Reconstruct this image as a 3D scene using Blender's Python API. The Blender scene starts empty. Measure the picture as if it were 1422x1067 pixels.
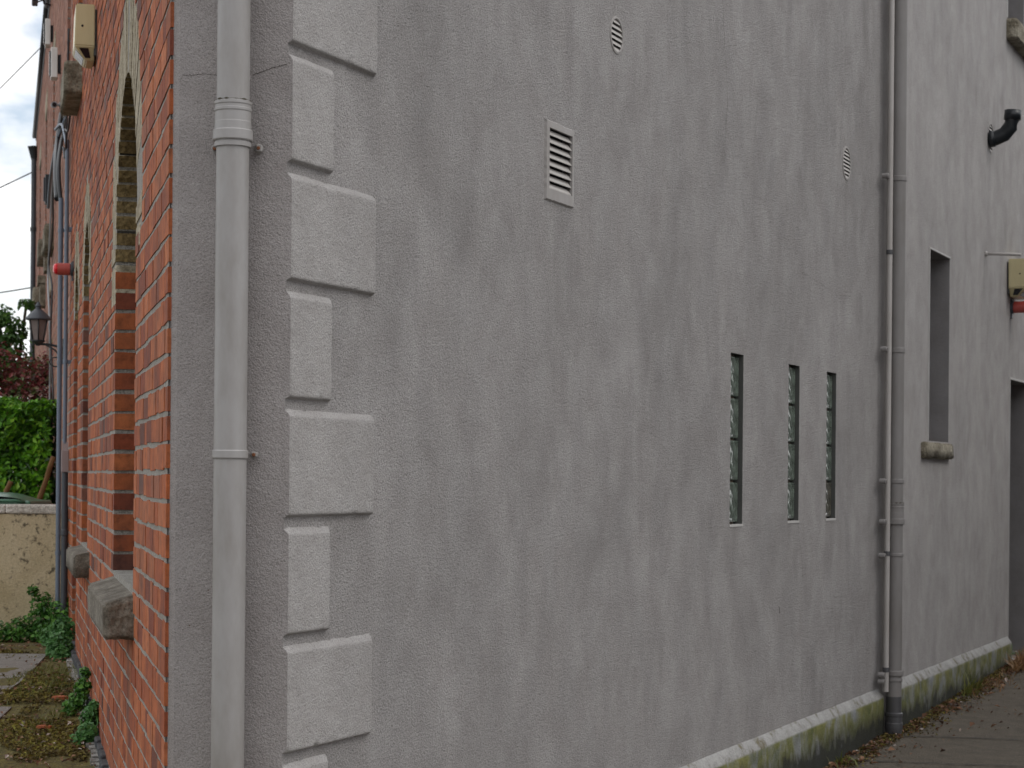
import bpy, bmesh, math, random
from mathutils import Vector, Matrix, noise
from mathutils.geometry import delaunay_2d_cdt

random.seed(7)
R = math.radians
scene = bpy.context.scene
COL = scene.collection

# ------------------------------------------------------------------ frames
ZC = 1.55
TH, PH = R(23.63), R(14.19)
PR = Vector((-0.6138, 5.58, 0)); PL = Vector((-0.9557, 5.61, 0))
G_DIR = Vector((math.sin(TH), math.cos(TH), 0)); G_OUT = Vector((math.cos(TH), -math.sin(TH), 0))
F_DIR = Vector((-math.sin(PH), math.cos(PH), 0)); F_OUT = Vector((-math.cos(PH), -math.sin(PH), 0))
S_DIR = (PL - PR).normalized(); S_LEN = (PL - PR).length
S_OUT = Vector((-S_DIR.y, S_DIR.x, 0))
if S_OUT.y > 0: S_OUT = -S_OUT


class Frame:
    """a vertical wall plane: s along it, o outwards from it, z up"""
    def __init__(self, origin, d, o, flip):
        self.o, self.d, self.n, self.flip = origin, d, o, flip
        x = d * flip
        self.rot = math.atan2(x.y, x.x)

    def loc(self, s, o, z):                      # local coordinates of a wall object
        return Vector((s * self.flip, -o, z))

    def world(self, s, o, z):
        return self.o + self.d * s + self.n * o + Vector((0, 0, z))


GAB = Frame(PR, G_DIR, G_OUT, 1)
FAC = Frame(PL, F_DIR, F_OUT, -1)
STR = Frame(PR, S_DIR, S_OUT, -1)


class WorldFrame:
    rot = 0
    def loc(self, x, y, z): return Vector((x, y, z))
    def world(self, x, y, z): return Vector((x, y, z))


WF = WorldFrame()

# ------------------------------------------------------------------ mesh builder


class MB:
    def __init__(self, fr=WF, base=(0, 0, 0)):
        self.v, self.f, self.m, self.t, self.sm = [], [], [], [], []
        self.fr, self.base = fr, base            # base: (s, o, z) that becomes the object's own origin

    def P(self, s, o, z):
        b = self.base
        self.v.append(self.fr.loc(s - b[0], o - b[1], z - b[2]))
        return len(self.v) - 1

    def face(self, ids, mat=0, tint=0.5, smooth=False):
        self.f.append(ids); self.m.append(mat); self.t.append(tint); self.sm.append(smooth)

    def box(self, s0, s1, o0, o1, z0, z1, mat=0, tint=0.5, jit=0.0, bev=0.0):
        if bev > 0:
            return self.bevbox(s0, s1, o0, o1, z0, z1, bev, mat, tint, jit)
        j = lambda: random.uniform(-jit, jit)
        p = [self.P(s + j(), o + j(), z + j()) for z in (z0, z1) for o in (o0, o1) for s in (s0, s1)]
        for q in ((0, 1, 3, 2), (4, 6, 7, 5), (0, 4, 5, 1), (2, 3, 7, 6), (0, 2, 6, 4), (1, 5, 7, 3)):
            self.face([p[i] for i in q], mat, tint)

    def bevbox(self, s0, s1, o0, o1, z0, z1, b, mat=0, tint=0.5, jit=0.0, n=1):
        # box whose edges along every axis are chamfered: three nested rings
        bm = bmesh.new()
        bmesh.ops.create_cube(bm, size=1)
        for v in bm.verts:
            v.co = Vector((s0 + (v.co.x + .5) * (s1 - s0), o0 + (v.co.y + .5) * (o1 - o0), z0 + (v.co.z + .5) * (z1 - z0)))
        bmesh.ops.bevel(bm, geom=list(bm.edges), offset=b, segments=n, affect='EDGES', profile=.5)
        self.add_bm(bm, mat, tint, jit)

    def add_bm(self, bm, mat=0, tint=.5, jit=0.0, smooth=False):
        bm.verts.ensure_lookup_table()
        ids = [self.P(v.co.x + random.uniform(-jit, jit), v.co.y + random.uniform(-jit, jit), v.co.z + random.uniform(-jit, jit)) for v in bm.verts]
        for f in bm.faces:
            self.face([ids[v.index] for v in f.verts], mat, tint, smooth)
        bm.free()

    def lathe(self, cs, co, prof, n=28, mat=0, axis='z', tint=.5, smooth=True, cap=True, sharp=True):
        """prof: list of (radius, position along axis)"""
        rings = []
        if sharp and len(prof) > 2 and n > 8:       # crisp rims: every band has its own rings of vertices
            for i in range(len(prof) - 1):
                self.lathe(cs, co, prof[i:i + 2], n, mat, axis, tint, smooth, False)
            if cap:
                self.lathe(cs, co, [(prof[0][0], prof[0][1]), (prof[0][0] * .5, prof[0][1])], n, mat, axis, tint, False, True)
                self.lathe(cs, co, [(prof[-1][0], prof[-1][1]), (prof[-1][0] * .5, prof[-1][1])], n, mat, axis, tint, False, True)
            return
        for r, h in prof:
            ring = []
            for k in range(n):
                a = 2 * math.pi * k / n
                c, s = math.cos(a) * r, math.sin(a) * r
                if axis == 'z': ring.append(self.P(cs + c, co + s, h))
                elif axis == 'o': ring.append(self.P(cs + c, h, co + s))
                else: ring.append(self.P(h, cs + c, co + s))
            rings.append(ring)
        for a, b in zip(rings, rings[1:]):
            for k in range(n):
                self.face([a[k], a[(k + 1) % n], b[(k + 1) % n], b[k]], mat, tint, smooth)
        if cap:                                     # caps on their own vertices, so the sides keep level normals
            for rg in (rings[0][::-1], rings[-1]):
                n0 = len(self.v); self.v += [self.v[i].copy() for i in rg]
                self.face(list(range(n0, n0 + len(rg))), mat, tint)

    def tube(self, pts, r, n=8, mat=0, tint=.5, cap=True):
        pts = [Vector(p) for p in pts]
        rs = r if isinstance(r, (list, tuple)) else [r] * len(pts)
        rings = []; up = Vector((.13, .21, .97))
        for i, p in enumerate(pts):
            d = (pts[min(i + 1, len(pts) - 1)] - pts[max(i - 1, 0)]).normalized()
            a = d.cross(up)
            if a.length < .05: a = d.cross(Vector((1, 0, 0)))
            a.normalize(); b = d.cross(a)
            rings.append([self.P(*(p + (a * math.cos(2 * math.pi * k / n) + b * math.sin(2 * math.pi * k / n)) * rs[i])) for k in range(n)])
        for a, b in zip(rings, rings[1:]):
            for k in range(n):
                self.face([a[k], a[(k + 1) % n], b[(k + 1) % n], b[k]], mat, tint, True)
        if cap:
            self.face(rings[0][::-1], mat, tint); self.face(rings[-1], mat, tint)

    def sheet(self, outer, holes, o, mat=0, reveal=0.0, rmat=None):
        """flat wall sheet in the plane o with holes (lists of (s, z)); reveals go in by `reveal`"""
        vs, es = [], []
        for poly in [outer] + holes:
            b = len(vs); vs += [Vector(p) for p in poly]
            es += [(b + i, b + (i + 1) % len(poly)) for i in range(len(poly))]
        ov, oe, of, *_ = delaunay_2d_cdt(vs, es, [], 0, 1e-5)
        ids = [self.P(p.x, o, p.y) for p in ov]
        for f in of:
            c = sum((ov[i] for i in f), Vector((0, 0))) / len(f)
            if inside(c, outer) and not any(inside(c, h) for h in holes):
                self.face([ids[i] for i in f], mat)
        if reveal:
            for h in holes:
                self.reveal(h, o, o - reveal, mat if rmat is None else rmat)

    def reveal(self, h, o0, o1, mat=0):
        a = [self.P(p[0], o0, p[1]) for p in h]; b = [self.P(p[0], o1, p[1]) for p in h]
        for i in range(len(h)):
            j = (i + 1) % len(h)
            self.face([a[i], a[j], b[j], b[i]], mat)

    def poly(self, pts, o, mat=0, tint=.5):
        self.face([self.P(p[0], o, p[1]) for p in pts], mat, tint)

    def prism(self, pts, o0, o1, mat=0, tint=.5):
        a = [self.P(p[0], o0, p[1]) for p in pts]; b = [self.P(p[0], o1, p[1]) for p in pts]
        self.face(a[::-1], mat, tint); self.face(b, mat, tint)
        for i in range(len(pts)):
            j = (i + 1) % len(pts)
            self.face([a[i], a[j], b[j], b[i]], mat, tint)

    def leaf(self, c, size, nrm, mat=0, tint=.5, ratio=.55, fold=.25):
        n = nrm.normalized()
        a = n.cross(Vector((random.gauss(0, 1), random.gauss(0, 1), random.gauss(0, 1)))).normalized()
        b = n.cross(a)
        l, w = size, size * ratio
        p0 = self.P(*(c - a * l * .5)); p2 = self.P(*(c + a * l * .5 - n * l * .12))
        p1 = self.P(*(c + b * w * .5 + n * w * fold)); p3 = self.P(*(c - b * w * .5 + n * w * fold))
        self.face([p0, p1, p2], mat, tint); self.face([p0, p2, p3], mat, tint)

    def build(self, name, mats, parent=None, recalc=True):
        me = bpy.data.meshes.new(name)
        me.from_pydata([tuple(v) for v in self.v], [], self.f)
        for m in (mats if isinstance(mats, (list, tuple)) else [mats]):
            me.materials.append(m)
        me.polygons.foreach_set('material_index', self.m)
        me.polygons.foreach_set('use_smooth', self.sm)
        at = me.attributes.new('tint', 'FLOAT', 'FACE')
        at.data.foreach_set('value', self.t)
        if recalc:
            bm = bmesh.new(); bm.from_mesh(me)
            bmesh.ops.recalc_face_normals(bm, faces=bm.faces)
            bm.to_mesh(me); bm.free()
        me.update()
        o = bpy.data.objects.new(name, me)
        COL.objects.link(o)
        w = self.fr.world(*self.base)
        mw = Matrix.Translation(w) @ Matrix.Rotation(self.fr.rot, 4, 'Z')
        if parent is not None:
            o.parent = parent
            place(o, WM[parent.name].inverted() @ mw)
        else:
            place(o, mw)
        WM[o.name] = mw
        return o


WM = {}                                          # world matrices by object name


def place(o, m):
    o.location = m.to_translation(); o.rotation_euler = m.to_euler()


def inside(p, poly):
    x, y = p[0], p[1]; c = False
    for i in range(len(poly)):
        x0, y0 = poly[i]; x1, y1 = poly[i - 1]
        if (y0 > y) != (y1 > y) and x < (x1 - x0) * (y - y0) / (y1 - y0) + x0: c = not c
    return c


def empty(name, loc, rot=0):
    o = bpy.data.objects.new(name, None)
    o.empty_display_size = .2
    COL.objects.link(o)
    WM[o.name] = Matrix.Translation(Vector(loc)) @ Matrix.Rotation(rot, 4, 'Z')
    place(o, WM[o.name])
    return o


def tag(o, label=None, cat=None, group=None, kind=None):
    if label: o['label'] = label
    if cat: o['category'] = cat
    if group: o['group'] = group
    if kind: o['kind'] = kind
    return o


def rect(s0, s1, z0, z1): return [(s0, z0), (s1, z0), (s1, z1), (s0, z1)]


def arch(s0, s1, z0, zs, n=18, rise=None):
    c, r = (s0 + s1) / 2, (s1 - s0) / 2
    k = (rise or r)
    return [(s0, z0), (s1, z0)] + [(c + r * math.cos(math.pi * i / n), zs + k * math.sin(math.pi * i / n)) for i in range(n + 1)]


def circle(s, z, r, n=28): return [(s + r * math.cos(2 * math.pi * i / n), z + r * math.sin(2 * math.pi * i / n)) for i in range(n)]


# ------------------------------------------------------------------ materials
class NT:
    def __init__(self, name):
        self.mat = bpy.data.materials.new(name); self.mat.use_nodes = True
        self.nt = self.mat.node_tree; self.n = self.nt.nodes
        self.b = self.n['Principled BSDF']

    def new(self, t, **kw):
        nd = self.n.new(t)
        for k, v in kw.items():
            if k in nd.inputs.keys() if isinstance(k, str) else False: nd.inputs[k].default_value = v
            else: setattr(nd, k, v)
        return nd

    def L(self, a, b): self.nt.links.new(a, b)

    def coord(self, scale=(1, 1, 1), kind='Object', loc=(0, 0, 0)):
        t = self.n.new('ShaderNodeTexCoord'); m = self.n.new('ShaderNodeMapping')
        m.inputs['Scale'].default_value = scale; m.inputs['Location'].default_value = loc
        self.L(t.outputs[kind], m.inputs['Vector']); return m.outputs[0]

    def noise(self, scale, detail=3, rough=.55, vec=None, dist=0.0):
        nd = self.n.new('ShaderNodeTexNoise')
        nd.inputs['Scale'].default_value = scale; nd.inputs['Detail'].default_value = detail
        nd.inputs['Roughness'].default_value = rough; nd.inputs['Distortion'].default_value = dist
        if vec is not None: self.L(vec, nd.inputs['Vector'])
        return nd.outputs['Fac']

    def voro(self, scale, vec=None, feature='F1', rnd=1):
        nd = self.n.new('ShaderNodeTexVoronoi'); nd.feature = feature
        nd.inputs['Scale'].default_value = scale; nd.inputs['Randomness'].default_value = rnd
        if vec is not None: self.L(vec, nd.inputs['Vector'])
        return nd.outputs['Distance']

    def ramp(self, fac, stops):
        nd = self.n.new('ShaderNodeValToRGB'); e = nd.color_ramp.elements
        while len(e) < len(stops): e.new(.5)
        for el, (p, c) in zip(e, stops):
            el.position = p; el.color = (*c, 1) if not isinstance(c, (int, float)) else (c, c, c, 1)
        self.L(fac, nd.inputs[0]); return nd.outputs[0]

    def mix(self, fac, a, b, mode='MIX'):
        nd = self.n.new('ShaderNodeMix'); nd.data_type = 'RGBA'; nd.blend_type = mode
        for ix, v in ((0, fac), (6, a), (7, b)):
            sock = nd.inputs[ix]
            if hasattr(v, 'is_output'): self.L(v, sock)
            elif isinstance(v, (int, float)): sock.default_value = v if ix == 0 else (v, v, v, 1)
            else: sock.default_value = (*v, 1)
        return nd.outputs[2]

    def math(self, op, a, b=0.0, clamp=False):
        nd = self.n.new('ShaderNodeMath'); nd.operation = op; nd.use_clamp = clamp
        for sock, v in ((nd.inputs[0], a), (nd.inputs[1], b)):
            if hasattr(v, 'is_output'): self.L(v, sock)
            else: sock.default_value = v
        return nd.outputs[0]

    def sep(self, vec):
        nd = self.n.new('ShaderNodeSeparateXYZ'); self.L(vec, nd.inputs[0]); return nd.outputs

    def attr(self, name):
        nd = self.n.new('ShaderNodeAttribute'); nd.attribute_name = name; return nd.outputs['Fac']

    def bump(self, h, strength=.5, dist=.01, normal=None):
        nd = self.n.new('ShaderNodeBump'); nd.inputs['Strength'].default_value = strength
        nd.inputs['Distance'].default_value = dist
        self.L(h, nd.inputs['Height'])
        if normal is not None: self.L(normal, nd.inputs['Normal'])
        return nd.outputs[0]

    def done(self, color=None, rough=None, normal=None, **kw):
        for nm, v in (('Base Color', color), ('Roughness', rough), ('Normal', normal)):
            if v is None: continue
            s = self.b.inputs[nm]
            if hasattr(v, 'is_output'): self.L(v, s)
            elif nm == 'Base Color': s.default_value = (*v, 1)
            else: s.default_value = v
        for k, v in kw.items(): self.b.inputs[k].default_value = v
        return self.mat


def m_stucco(name, base, seed=0.0, streak=1.0, grain=1.0, drips=()):
    n = NT(name)
    c = n.coord(loc=(seed, seed, seed))
    rm = n.n.new('ShaderNodeMapping'); rm.inputs['Rotation'].default_value = (.6, .9, .4)   # grain turned off the axes
    n.L(c, rm.inputs['Vector']); cg = rm.outputs[0]
    st = n.coord((1.5, 1.5, .95), loc=(seed, 3 + seed, 0))
    st2 = n.coord((4.2, 4.2, 1.7), loc=(seed, 1 + seed, 0))
    s1 = n.noise(1.5, 5, .58, st, .7)
    s2 = n.noise(1.5, 4, .58, st2, .6)
    bl = n.noise(5.5, 5, .62, cg, .4)
    k = n.ramp(s1, [(.32, .86), (.52, .99), (.72, 1.09)])
    k2 = n.ramp(s2, [(.34, .92), (.64, 1.04)])
    k3 = n.ramp(bl, [(.34, (.89, .875, .87)), (.64, (1.05, 1.05, 1.055))])
    col = n.mix(streak, base, n.mix(1, base, k, 'MULTIPLY'))
    col = n.mix(streak, col, n.mix(1, col, k2, 'MULTIPLY'))
    col = n.mix(.9, col, n.mix(1, col, k3, 'MULTIPLY'))
    # drip stains below fittings
    if drips:
        xyz = n.sep(n.coord()); rag = n.noise(9, 4, .6, n.coord((1, 1, .18)))
        for (sx, zt, w, ln, amt) in drips:
            a = n.math('SUBTRACT', 1.0, n.math('DIVIDE', n.math('ABSOLUTE', n.math('SUBTRACT', xyz[0], sx)), w), True)
            d = n.math('SUBTRACT', zt, xyz[2])
            b0 = n.math('MULTIPLY', d, 60.0, True)
            b1 = n.math('SUBTRACT', 1.0, n.math('DIVIDE', d, ln), True)
            m = n.math('MULTIPLY', n.math('MULTIPLY', a, b0), n.math('MULTIPLY', b1, n.ramp(rag, [(.38, 0.0), (.6, 1.0)])))
            col = n.mix(n.math('MULTIPLY', m, amt), col, (.10, .09, .078))
    # fine sand grain and dark pits
    g1 = n.noise(240, 3, .7, cg)
    g2 = n.voro(150, cg)
    g3 = n.noise(60, 3, .6, cg)
    pit = n.ramp(g1, [(.32, .34), (.46, .93), (.70, 1.25)])
    col = n.mix(min(1, .8 * grain), col, n.mix(1, col, pit, 'MULTIPLY'))
    pit2 = n.ramp(g2, [(.06, .55), (.16, 1.0)])
    col = n.mix(.45 * grain, col, n.mix(1, col, pit2, 'MULTIPLY'))
    # a few rusty specks
    sp = n.voro(21, c)
    spm = n.ramp(sp, [(.035, 1.0), (.055, 0.0)])
    rare = n.ramp(n.noise(3.1, 2, .5, n.coord(loc=(5 + seed, 9, 2))), [(.6, 0.0), (.66, 1.0)])
    col = n.mix(n.math('MULTIPLY', n.math('MULTIPLY', spm, rare), .75), col, (.11, .05, .03))
    h = n.math('ADD', n.math('MULTIPLY', g1, .9), n.math('MULTIPLY', g2, -.45))
    h = n.math('ADD', h, n.math('MULTIPLY', g3, .9))
    b1 = n.bump(bl, .22, .02)
    b = n.bump(h, .85 * grain, .007, b1)
    return n.done(col, .93, b)


def m_paint(name, base, rough=.45, dirt=.25):
    n = NT(name)
    c = n.coord((1, 1, .35))
    d = n.noise(6, 5, .65, c)
    f = n.noise(120, 2, .6, n.coord())
    col = n.mix(dirt, base, n.mix(1, base, n.ramp(d, [(.35, (.62, .58, .52)), (.6, (1.06, 1.06, 1.07))]), 'MULTIPLY'))
    return n.done(col, rough, n.bump(n.math('ADD', d, n.math('MULTIPLY', f, .12)), .12, .004))


def m_plain(name, base, rough=.6, metallic=0.0, var=.2):
    n = NT(name)
    d = n.noise(14, 4, .6, n.coord())
    col = n.mix(var, base, n.mix(1, base, n.ramp(d, [(.3, .45), (.7, 1.4)]), 'MULTIPLY'))
    return n.done(col, rough, n.bump(d, .15, .003), Metallic=metallic)


def m_stone(name, c0, c1, c2, grain=90):
    n = NT(name)
    c = n.coord()
    a = n.noise(9, 5, .65, c); g = n.noise(grain, 3, .7, c); v = n.voro(38, c)
    col = n.ramp(a, [(.32, c0), (.5, c1), (.68, c2)])
    col = n.mix(.8, col, n.mix(1, col, n.ramp(g, [(.33, .45), (.5, 1.0), (.7, 1.5)]), 'MULTIPLY'))
    h = n.math('ADD', n.math('MULTIPLY', g, .6), n.math('MULTIPLY', v, .8))
    return n.done(col, .92, n.bump(h, .8, .012))


def m_brick(name, stops, dark=(.05, .03, .03)):
    n = NT(name)
    c = n.coord()
    t = n.attr('tint')
    col = n.ramp(t, stops)
    a = n.noise(24, 5, .65, c); g = n.noise(150, 3, .65, c)
    col = n.mix(.75, col, n.mix(1, col, n.ramp(a, [(.3, .42), (.5, 1.0), (.7, 1.32)]), 'MULTIPLY'))
    soot = n.ramp(n.noise(3.3, 4, .6, n.coord((1, 1, .6))), [(.45, 0.0), (.70, .62)])
    col = n.mix(soot, col, dark)
    h = n.math('ADD', n.math('MULTIPLY', g, .5), a)
    return n.done(col, .88, n.bump(h, .6, .006))


def m_mortar(name, c0, c1):
    n = NT(name)
    c = n.coord()
    a = n.noise(16, 5, .7, c); g = n.noise(130, 3, .7, c)
    col = n.mix(.7, n.ramp(a, [(.35, c0), (.65, c1)]), n.ramp(g, [(.3, .1), (.55, .42), (.8, .6)]), 'OVERLAY')
    return n.done(col, .95, n.bump(n.math('ADD', a, g), .8, .01))


def m_plinth(name):
    n = NT(name)
    c = n.coord(); st = n.coord((2.4, 2.4, 1.7))
    z = n.sep(n.coord())[2]
    a = n.noise(2.2, 5, .65, st, .5); b = n.noise(7, 5, .65, c); g = n.noise(110, 3, .65, c)
    col = n.ramp(b, [(.3, (.16, .17, .178)), (.7, (.29, .30, .305))])
    moss = n.ramp(a, [(.34, 0.0), (.54, .97)])
    col = n.mix(moss, col, n.ramp(b, [(.35, (.085, .095, .024)), (.65, (.21, .205, .06))]))
    low = n.math('SUBTRACT', n.math('MULTIPLY', n.math('ADD', b, n.math('MULTIPLY', a, .7)), .28), z)
    blk = n.ramp(low, [(.045, 0.0), (.14, .96)])
    col = n.mix(blk, col, (.014, .015, .010))
    # pale scoured concrete on the splayed top, with rubbed-off patches
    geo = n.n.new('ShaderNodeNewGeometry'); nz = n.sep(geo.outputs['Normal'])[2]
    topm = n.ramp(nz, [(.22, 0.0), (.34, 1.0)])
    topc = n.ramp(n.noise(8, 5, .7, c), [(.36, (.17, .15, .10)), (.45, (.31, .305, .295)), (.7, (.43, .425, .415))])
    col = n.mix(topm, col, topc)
    col = n.mix(.5, col, n.mix(1, col, n.ramp(g, [(.3, .5), (.5, 1.0), (.75, 1.35)]), 'MULTIPLY'))
    return n.done(col, .95, n.bump(n.math('ADD', g, n.math('MULTIPLY', b, 1.5)), .7, .008))


def m_ground(name, c0, c1, moss0, moss1, mossy, leaf=0.0):
    n = NT(name)
    c = n.coord()
    a = n.noise(1.1, 6, .65, c, .4); b = n.noise(9, 5, .7, c); g = n.noise(120, 4, .7, c); v = n.voro(60, c)
    col = n.ramp(b, [(.3, c0), (.7, c1)])
    col = n.mix(.7, col, n.mix(1, col, n.ramp(g, [(.3, .45), (.5, 1.0), (.72, 1.6)]), 'MULTIPLY'))
    mm = n.ramp(n.math('ADD', a, n.math('MULTIPLY', b, .35)), [(mossy, 0.0), (mossy + .13, .95)])
    mc = n.ramp(n.noise(34, 4, .7, c), [(.34, moss0), (.66, moss1)])
    col = n.mix(mm, col, mc)
    sp = n.ramp(n.voro(33, c), [(.09, 1.0), (.13, 0.0)])
    rare = n.ramp(n.noise(5, 2, .5, n.coord(loc=(3, 4, 1))), [(.53, 0.0), (.6, 1.0)])
    col = n.mix(n.math('MULTIPLY', n.math('MULTIPLY', sp, rare), .7), col, (.3, .28, .25))
    return n.done(col, .93, n.bump(n.math('ADD', g, n.math('MULTIPLY', v, .6)), .7, .012))


def m_leaf(name, stops, rough=.45, trans=.25):
    n = NT(name)
    t = n.attr('tint')
    col = n.ramp(t, stops)
    n.done(col, rough)
    # leaf blades let some light through
    tr = n.n.new('ShaderNodeBsdfTranslucent'); n.L(col, tr.inputs['Color'])
    mx = n.n.new('ShaderNodeMixShader'); mx.inputs[0].default_value = trans
    out = [x for x in n.n if x.type == 'OUTPUT_MATERIAL'][0]
    n.L(n.b.outputs[0], mx.inputs[1]); n.L(tr.outputs[0], mx.inputs[2]); n.L(mx.outputs[0], out.inputs[0])
    return n.mat


def m_glassblock(name, tone):
    n = NT(name)
    c = n.coord()
    w = n.n.new('ShaderNodeTexWave'); w.wave_type = 'BANDS'; w.bands_direction = 'DIAGONAL'
    w.inputs['Scale'].default_value = 5; w.inputs['Distortion'].default_value = 9; w.inputs['Detail'].default_value = 2
    w.inputs['Detail Scale'].default_value = 1.4
    n.L(n.coord((1, 1, .75)), w.inputs['Vector'])
    a = n.noise(10, 3, .5, c)
    col = n.mix(.8, tone, n.mix(1, tone, n.ramp(w.outputs['Fac'], [(.2, .82), (.8, 1.3)]), 'MULTIPLY'))
    return n.done(col, .10, n.bump(n.math('ADD', n.math('MULTIPLY', w.outputs['Fac'], .6), a), .5, .014), **{'IOR': 1.5})


M = {}
M['stucco'] = m_stucco('painted grey roughcast', (.344, .330, .324), drips=((1.97, 2.55, .16, .85, .3), (2.56, 3.225, .07, .6, .35), (6.19, 3.24, .08, .7, .35), (4.18, 1.33, .13, .8, .22), (5.16, 1.33, .13, .7, .22), (5.91, 1.33, .13, .8, .22), (3.3, 6.9, .35, 4.2, .2), (6.7, 6.9, .3, 5.5, .2)))
M['quoin'] = m_stucco('painted grey quoin render', (.392, .378, .370), 4.0, .6, .75)
M['strip'] = m_stucco('painted grey corner render', (.345, .322, .315), 9.0, .4, .75)
M['rear'] = m_stucco('painted grey rear render', (.376, .361, .354), 15.0, .9, .6)
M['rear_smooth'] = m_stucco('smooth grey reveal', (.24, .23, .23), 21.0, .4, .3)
M['trim'] = m_paint('pale grey trim', (.47, .46, .45), .6)
M['crack'] = m_plain('crack shadow line', (.06, .05, .045), .9)
M['pipe'] = m_paint('grey painted drainpipe', (.325, .315, .31), .42, .6)
M['pipe2'] = m_paint('mauve grey drainpipe', (.215, .205, .20), .55, .4)
M['pale_pipe'] = m_paint('pale painted waste pipe', (.42, .40, .385), .6, .4)
M['pipe_bare'] = m_paint('bare grey plastic pipe', (.075, .075, .08), .4, .4)
M['pipe_blue'] = m_paint('blue grey painted pipe', (.15, .19, .25), .45, .3)
M['pipe_box'] = m_paint('pinkish grey hopper', (.30, .25, .25), .5, .3)
M['rust'] = m_plain('rusty screw', (.20, .075, .03), .8, 0, .5)
M['grime'] = m_plain('grime in the seal', (.075, .065, .045), .9, 0, .6)
M['brick'] = m_brick('red brick', [(0, (.13, .045, .028)), (.22, (.25, .055, .022)), (.5, (.40, .106, .033)), (.75, (.46, .142, .052)), (.9, (.35, .115, .055)), (1, (.20, .085, .06))])
M['brick_far'] = m_brick('weathered pink brick', [(0, (.32, .13, .085)), (.5, (.42, .21, .15)), (.8, (.36, .16, .10)), (1, (.30, .17, .14))], (.10, .07, .06))
M['brick_jamb'] = m_brick('dark red brick jamb', [(0, (.26, .05, .02)), (1, (.34, .075, .03))])
M['mortar'] = m_mortar('grey mortar', (.34, .32, .285), (.47, .45, .41))
M['mortar_dark'] = m_mortar('dark joints', (.05, .045, .04), (.10, .09, .07))
M['arch'] = m_stone('weathered cream stone', (.22, .18, .115), (.37, .32, .23), (.47, .42, .325))
M['soffit'] = m_stone('brown stained stone', (.13, .085, .032), (.22, .155, .065), (.29, .215, .10))
M['sill'] = m_stone('grey granite', (.10, .085, .065), (.17, .15, .12), (.26, .235, .195), 110)
M['sill_dark'] = m_stone('lichened stone', (.085, .07, .045), (.22, .195, .145), (.36, .335, .27), 90)
M['dark'] = m_plain('dark interior', (.012, .012, .013), .8)
M['frame'] = m_paint('dark window frame', (.055, .056, .054), .6)
M['pane'] = m_plain('window pane', (.02, .024, .028), .06, 0, .1)
M['gb'] = m_glassblock('wavy green glass', (.095, .118, .098))
M['gb2'] = m_glassblock('brownish glass', (.075, .072, .058))
M['slit_reveal'] = m_plain('dark sealant', (.075, .078, .072), .7)  # darker tone for the reveals of the slit windows
M['gbj'] = m_plain('glass block joint', (.17, .125, .095), .8)
M['vent'] = m_paint('painted vent', (.345, .331, .324), .85, .45)
M['vent_slat'] = m_paint('vent slat', (.43, .41, .39), .5, .25)
M['plinth'] = m_plinth('mossy plinth')
M['cream'] = m_paint('cream plastic', (.60, .53, .31), .38, .3)
M['cream_dk'] = m_paint('shaded lens housing', (.30, .25, .13), .45, .3)
M['lens'] = m_plain('dark lens', (.012, .013, .018), .12)
M['red'] = m_paint('faded red plastic', (.42, .075, .06), .35, .35)
M['redlens'] = m_plain('red lens', (.70, .02, .03), .15, 0, .15)
M['black'] = m_plain('black plastic', (.012, .016, .020), .38, 0, .4)
M['iron'] = m_plain('black iron', (.028, .033, .038), .45, .1)
M['iron_grey'] = m_paint('grey iron', (.055, .065, .078), .45, .3)
M['white'] = m_paint('white plastic', (.72, .72, .70), .4, .25)
M['greymetal'] = m_plain('dish metal', (.33, .35, .37), .4, .2)
M['lampglass'] = m_plain('smoky lantern glass', (.21, .175, .165), .10, 0, .3)
M['cable'] = m_plain('weathered cable', (.05, .05, .055), .6)
M['gwall'] = None
M['cap'] = m_stone('whitewashed coping', (.35, .32, .27), (.55, .52, .46), (.68, .65, .60))
M['bin'] = m_plain('green plastic', (.06, .17, .105), .28, 0, .2)
M['wood'] = m_plain('weathered wood', (.17, .085, .03), .85, 0, .5)
M['hedge'] = m_leaf('hedge leaves', [(0, (.016, .055, .005)), (.45, (.062, .20, .010)), (.8, (.14, .37, .016)), (1, (.26, .50, .04))])
M['treeleaf'] = m_leaf('tree leaves', [(0, (.018, .06, .012)), (.5, (.06, .16, .025)), (1, (.16, .29, .06))])
M['redleaf'] = m_leaf('red shrub leaves', [(0, (.06, .02, .015)), (.3, (.20, .04, .04)), (.55, (.32, .09, .085)), (.72, (.08, .14, .035)), (.88, (.30, .28, .16)), (1, (.45, .30, .26))])
M['weed'] = m_leaf('weed leaves', [(0, (.018, .07, .012)), (.5, (.06, .19, .022)), (1, (.14, .32, .05))])
M['weed_pale'] = m_leaf('pale weed leaves', [(0, (.03, .11, .022)), (.5, (.075, .21, .05)), (1, (.15, .32, .10))])
M['grass'] = m_leaf('grass blades', [(0, (.06, .08, .014)), (.6, (.13, .15, .025)), (1, (.24, .22, .06))])
M['straw'] = m_leaf('dry grass', [(0, (.16, .075, .03)), (.5, (.30, .16, .07)), (1, (.42, .27, .13))])
M['litter'] = m_leaf('fallen leaves', [(0, (.06, .03, .018)), (.45, (.19, .09, .045)), (.8, (.30, .17, .10)), (1, (.52, .45, .41))], .8, .1)
M['moss'] = m_leaf('moss', [(0, (.045, .03, .010)), (.45, (.115, .085, .022)), (.8, (.20, .165, .03)), (1, (.25, .24, .045))], .9, .1)
M['bark'] = m_stone('bark', (.03, .022, .016), (.06, .045, .03), (.09, .07, .05))
M['pave'] = m_ground('old pavement', (.082, .068, .050), (.13, .108, .082), (.03, .028, .012), (.07, .062, .025), .80)
M['slab'] = m_ground('concrete slab', (.19, .175, .16), (.29, .27, .245), (.05, .04, .015), (.10, .085, .03), .84)
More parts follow.
